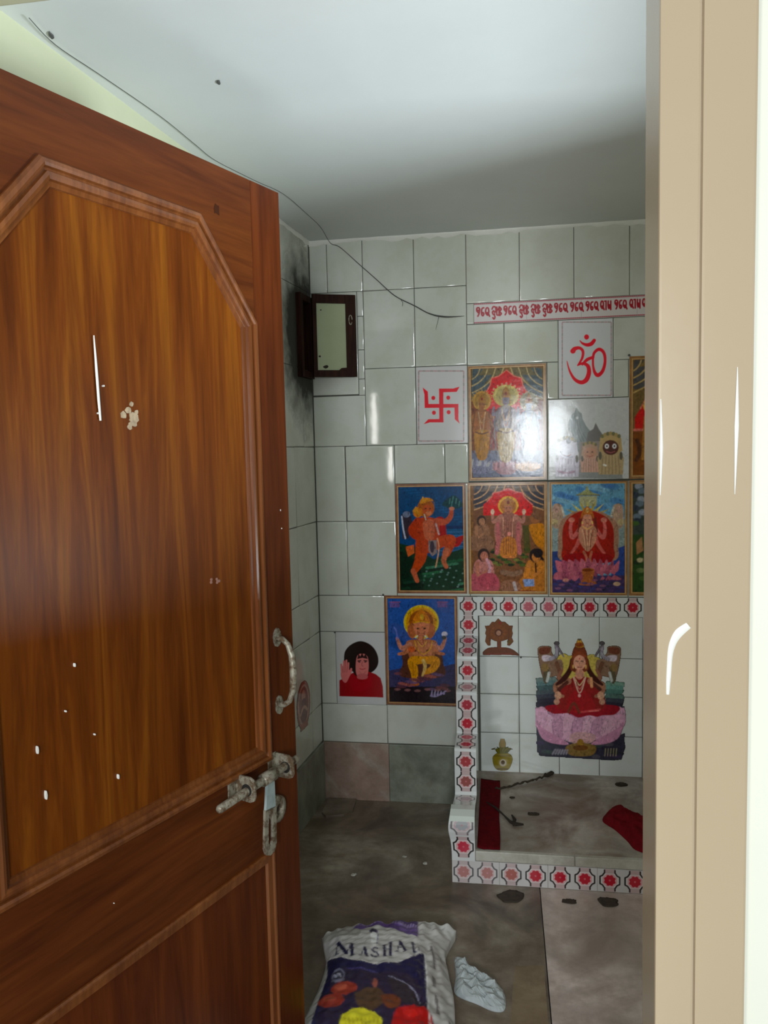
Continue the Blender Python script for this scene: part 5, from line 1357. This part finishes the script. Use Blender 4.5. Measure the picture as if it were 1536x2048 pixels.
props(obj('hanging_thread', bm, M['wire'], smooth=True), 'sagging dark cobweb thread from the ceiling edge across the back wall', 'thread')
for x, y, r, lab in ((-.085, -1.334, .009, 'small dark insect-like speck on the ceiling'), (-.340, -1.585, .010, 'dark speck on the ceiling beside the thread, near the left wall')):
    bm = bmesh.new(); prism(bm, Fr((x, y, CEIL), (1, .3, 0), (-.3, 1, 0), (0, 0, -1)), [(r*.45*math.cos(a)*random.uniform(.6, 1.2), r*1.3*math.sin(a)*random.uniform(.7, 1.1)) for a in [k*math.pi/5 for k in range(10)]], -.0005, .003, .0008)
    props(obj('ceiling_speck', bm, M['wire']), lab, 'speck', 'specks on the ceiling')
for x, z, lab in ((-.150, .7125, 'dark nail at the top left corner of the portrait tile'), (.0555, .871, 'dark nail at the top left corner of the elephant-headed poster'), (.6065, .622, 'dark nail in the shrine tiles beside the wheel emblem'), (1.020, 1.796, 'dark nail at the top corner of the half-hidden arch poster')):
    bm = bmesh.new(); tube(bm, [(x, -.001, z), (x, -.009, z), (x, -.0095, z), (x, -.0115, z)], [.002, .002, .0045, .0038], 9)
    props(obj('nail', bm, M['wire']), lab, 'nail', 'nails in the wall')

# ------------------------------------------------------------------ the open door
DW, DH = .838, 2.010
dd = Vector((.3655, .9308, 0)).normalized(); dn = Vector((dd.y, -dd.x, 0))
free = Vector((.07256, -1.42628, 0))
fd = Fr(tuple(free-dd*DW), dd, (0, 0, 1), dn)
U = lambda off: DW+off
Z0 = .006
door = empty('door_1', tuple(fd(0, Z0)))
props(door, 'open brown wooden panelled door with a sliding bolt, filling the left side', 'door', kind='structure')
bm = bmesh.new(); box(bm, fd, 0, DW, Z0, DH, -.034, -.006, .002); obj('leaf', bm, M['door'], door)
def stile(u0, u1):
    bm = bmesh.new(); box(bm, fd, u0, u1, Z0, DH, -.008, 0, .0015); obj('stile', bm, M['door'], door)
stile(0, .094); stile(DW-.094, DW)
bm = bmesh.new()
TL, TR, RC, LC = U(-.588), U(-.25), U(-.095), U(-.743)
prism(bm, fd, [(.0945, 1.722), (TL, 1.905), (TR, 1.905), (DW-.0945, 1.722), (DW-.0945, DH-.0005), (.0945, DH-.0005)], -.008, -.0004)
obj('top_rail', bm, M['rail'], door)
bm = bmesh.new(); box(bm, fd, .0945, DW-.0945, .593, .797, -.008, -.0004, .001); obj('middle_rail', bm, M['rail'], door)
bm = bmesh.new(); box(bm, fd, .0945, DW-.0945, Z0, .115, -.008, -.0004, .001); obj('bottom_rail', bm, M['rail'], door)
octo = [(LC, .795), (RC, .795), (RC, 1.722), (TR, 1.905), (TL, 1.905), (LC, 1.722)]
bm = bmesh.new(); prism(bm, fd, [(LC+.02, .81), (RC-.02, .81), (RC-.02, 1.71), (TR-.01, 1.885), (TL+.01, 1.885), (LC+.02, 1.71)], -.012, -.003)
obj('upper_panel', bm, M['panel'], door)
bm = bmesh.new()
sweep(bm, fd, octo, [(-.001, -.007), (-.001, .005), (.003, .010), (.009, .0115), (.013, .009), (.0145, .004), (.019, .004), (.0205, .0085), (.026, .0095), (.031, .008), (.0325, .002), (.040, .001), (.042, -.007)], closed=True)
obj('upper_moulding', bm, M['mould'], door)
bm = bmesh.new(); box(bm, fd, .097, DW-.120, .118, .585, -.010, -.0038); obj('lower_panel', bm, M['door'], door)
bm = bmesh.new()
sweep(bm, fd, [(.096, .117), (DW-.092, .117), (DW-.092, .594), (.096, .594)], [(-.001, -.007), (-.001, .003), (.002, .0055), (.006, .0055), (.009, .002), (.022, .001), (.026, -.007)], closed=True)
obj('lower_moulding', bm, M['mould'], door)
# pull handle
hd = empty('pull_handle', tuple(fd(U(-.058), .975, .01))); put(hd, door); hd['label'] = 'dull grey metal pull handle'
for z in (1.055, .905):
    bm = bmesh.new(); prism(bm, fd, [(U(-.058)+.013*math.cos(a), z+.021*math.sin(a)) for a in [k*math.pi/6 for k in range(12)]], 0, .004, .001); obj('mount', bm, M['metal'], hd)
bm = bmesh.new()
tube(bm, [fd(U(-.058), z, n) for z, n in ((1.054, .002), (1.052, .016), (1.043, .030), (1.020, .040), (.98, .043), (.94, .040), (.917, .030), (.908, .016), (.906, .002))], [.008, .0065, .006, .0075, .0085, .0075, .006, .0065, .008], 10)
obj('grip', bm, M['metal'], hd, True)
# sliding bolt
bo = empty('sliding_bolt', tuple(fd(U(-.14), .775, .02))); put(bo, door); bo['label'] = 'worn grey steel sliding bolt with a hanging hasp'
zr = .778
bm = bmesh.new(); tube(bm, [fd(U(-.292), zr-.006, .030), fd(U(-.288), zr-.006, .030), fd(U(-.15), zr, .030), fd(U(-.040), zr+.004, .030), fd(U(-.036), zr+.004, .030)], [.0055, .0085, .0085, .0085, .0065], 12)
obj('rod', bm, M['metal'], bo, True)
for u in (-.205, -.078):
    b_ = empty('bracket', tuple(fd(U(u), zr))); put(b_, bo)
    bm = bmesh.new(); box(bm, fd, U(u)-.026, U(u)+.002, zr-.025, zr+.029, 0, .0035, .0012); obj('plate', bm, M['metal'], b_)
    lug = Fr(tuple(fd(U(u), zr, 0)), dn, (0, 0, 1), -dd)
    bm = bmesh.new()
    prism(bm, lug, [(0, -.025), (.038, -.025), (.047, -.021), (.051, -.012), (.051, .014), (.047, .023), (.038, .027), (0, .027)], -.002, .0025, .0012)
    obj('lug', bm, M['metal'], b_)
    bm = bmesh.new(); tube(bm, [lug(.030, 0, .001), lug(.030, 0, .0034)], .0125, 16); obj('hole', bm, M['soot'], b_)  # black disc paints the shade in the hole round the rod
    bm = bmesh.new()
    for v in (.022, -.018): tube(bm, [fd(U(u)-.016, zr+v, .002), fd(U(u)-.016, zr+v, .0055), fd(U(u)-.016, zr+v, .007)], [.004, .004, .002], 8)
    obj('screw', bm, M['metal'], b_)
bm = bmesh.new(); tube(bm, [fd(U(-.158), zr+.0, .030), fd(U(-.118), zr+.001, .030)], .0135, 12); obj('collar', bm, M['metal'], bo, True)
# hasp: a slotted strap hanging from the collar
fh = Fr(tuple(fd(U(-.138), zr-.004, .034)), dd*.985-Vector((0, 0, .10)), Vector((0, 0, -1))-dd*.06, dn)
bm = bmesh.new()
prism(bm, fh, [(-.012, .0), (.012, .0), (.015, .05), (.017, .064), (-.017, .064), (-.015, .05)], -.003, .003, .001)
obj('hasp_neck', bm, M['bluemetal'], bo)
bm = bmesh.new()
outer = [(-.018, .060), (-.020, .140), (-.014, .155), (0, .160), (.014, .155), (.020, .140), (.018, .060)]
inner = [(-.0065, .072), (-.007, .132), (-.004, .139), (0, .1405), (.004, .139), (.007, .132), (.0065, .072)]
for n0 in (-.003, .003):
    pass
va = [[bm.verts.new(fh(u, v, n)) for u, v in outer] for n in (-.003, .003)]; vb = [[bm.verts.new(fh(u, v, n)) for u, v in inner] for n in (-.003, .003)]
for i in range(7):
    j = (i+1) % 7
    bm.faces.new((va[1][i], va[1][j], vb[1][j], vb[1][i])); bm.faces.new((va[0][j], va[0][i], vb[0][i], vb[0][j]))
    bm.faces.new((va[0][i], va[0][j], va[1][j], va[1][i])); bm.faces.new((vb[0][j], vb[0][i], vb[1][i], vb[1][j]))
obj('hasp', bm, M['metal'], bo)
# staple plate with its hole
bm = bmesh.new(); cu, cv_ = U(-.083), .682
for k in range(20):
    a, b = 2*math.pi*k/20, 2*math.pi*(k+1)/20
    ring = lambda t, r, n: fd(cu+r*math.cos(t)*.92, cv_+r*1.12*math.sin(t), n)
    q = [[bm.verts.new(ring(t, r, n)) for (r, n) in ((.026, .0), (.026, .012), (.012, .014), (.0105, .001))] for t in (a, b)]
    for m in range(3): bm.faces.new((q[0][m], q[1][m], q[1][m+1], q[0][m+1]))
bmesh.ops.remove_doubles(bm, verts=bm.verts[:], dist=.0001)
obj('staple_plate', bm, M['metal'], bo, True)
bm = bmesh.new(); tube(bm, [fd(cu, cv_, -.0005), fd(cu, cv_, .0012)], .0088, 14); obj('staple_hole', bm, M['soot'], bo)  # black disc standing in for the shade inside the staple hole
# paint splashes on the door
s = smear('paint_run_or_glint', door, fd, [(U(-.502), 1.650), (U(-.500), 1.60), (U(-.4985), 1.55), (U(-.497), 1.513)], [.0006, .0024, .0026, .0018], .002)
s['label'] = 'thin vertical white paint run'
for (u, z, h, w) in ((-.571, 1.124, .006, .0018), (-.497, .912, .008, .0022), (-.635, .936, .014, .0024), (-.645, 1.011, .012, .0022), (-.592, 1.055, .003, .0016), (-.54, 1.0, .003, .0014), (-.487, 1.57, .003, .002), (-.50, 1.525, .003, .002), (-.03, 1.33, .004, .0015), (-.028, 1.29, .003, .0015), (-.52, .70, .002, .0012)):
    h *= .52; w *= .6
    bm = bmesh.new(); prism(bm, fd, [(U(u)+w*math.cos(a), z+h*math.sin(a)) for a in [k*math.pi/5 for k in range(10)]], -.004, .0016, .0004)
    obj('paint_drop', bm, M['white_paint'], door)
rs = np.random.default_rng(4)
bm = bmesh.new()
for i in range(14):
    a, r = rs.uniform(0, 6.28), rs.uniform(0, .019); cu2, cv2, rr = U(-.429)+r*math.cos(a), 1.523+r*1.1*math.sin(a), rs.uniform(.003, .008)
    prism(bm, fd, [(cu2+rr*math.cos(t)*rs.uniform(.6, 1.1), cv2+rr*math.sin(t)*rs.uniform(.6, 1.1)) for t in [k*math.pi/4 for k in range(8)]], -.005, -.0018+rs.uniform(0, .0006))
s = obj('scraped_patch', bm, simple('pale_scraped_wood', (.48, .36, .23), .7, 0, .3, 90), door); s['label'] = 'pale scraped patch on the upper panel'
bm = bmesh.new()
for i in range(6):
    a, r = rs.uniform(0, 6.28), rs.uniform(0, .010); prism(bm, fd, [(U(-.24)+r*math.cos(a)*1.6+.003*math.cos(t), 1.209+r*math.sin(a)+.003*math.sin(t)) for t in [k*math.pi/3 for k in range(6)]], -.005, -.002+rs.uniform(0, .0006))
obj('scraped_patch', bm, simple('reddish_scrape', (.34, .17, .13), .7), door)
bm = bmesh.new(); prism(bm, fd, [(U(-.197)+.010*math.cos(t)*rs.uniform(.5, 1.2), 1.925+.014*math.sin(t)*rs.uniform(.5, 1.2)) for t in [k*math.pi/5 for k in range(10)]], -.003, .0002); obj('knot', bm, simple('dark_wood_knot', (.05, .015, .006), .9, 0, .2, 30, 0, .1), door)

# ------------------------------------------------------------------ light
w = bpy.data.worlds.new('daylight'); SC.world = w; w.use_nodes = True
bg = w.node_tree.nodes['Background']
bg.inputs['Color'].default_value = (.90, .97, 1.0, 1); bg.inputs['Strength'].default_value = WORLD_S
def area(name, loc, target, sx, sy, power, col):
    l = bpy.data.lights.new(name, 'AREA'); l.shape = 'RECTANGLE'; l.size, l.size_y = sx, sy; l.energy = power; l.color = col
    o = link(bpy.data.objects.new(name, l)); o.location = loc
    o.rotation_euler = (Vector(target)-Vector(loc)).to_track_quat('-Z', 'Y').to_euler()
    return o
for L_args in LIGHTS: area(*L_args)
for nm, loc, tgt, e, ang, rad, col in SPOTS:
    l = bpy.data.lights.new(nm, 'SPOT'); l.energy = e; l.spot_size = math.radians(ang); l.spot_blend = 1.0; l.shadow_soft_size = rad; l.color = col
    o = link(bpy.data.objects.new(nm, l)); o.location = loc
    o.rotation_euler = (Vector(tgt)-Vector(loc)).to_track_quat('-Z', 'Y').to_euler()

# ------------------------------------------------------------------ camera
cam = bpy.data.cameras.new('camera'); co = link(bpy.data.objects.new('camera', cam))
r_, u_, f_ = Vector((.988284724, .1509845, -.022293171)), Vector((.010182219, .080516218, .99670129)), Vector((-.152281408, .985251653, -.078035591))
m = Matrix((r_, u_, -f_)).transposed().to_4x4(); m.translation = Vector((.54028, -3.07294, 1.45194))
co.matrix_world = m
cam.sensor_fit = 'HORIZONTAL'; cam.sensor_width = 36; cam.lens = 36*1540/1536
cam.clip_start = .02
SC.camera = co
vs = SC.view_settings
SC.display_settings.display_device = 'sRGB'
vs.view_transform = 'Standard'; vs.look = 'None'; vs.exposure = EXPO; vs.gamma = 1; vs.use_curve_mapping = False
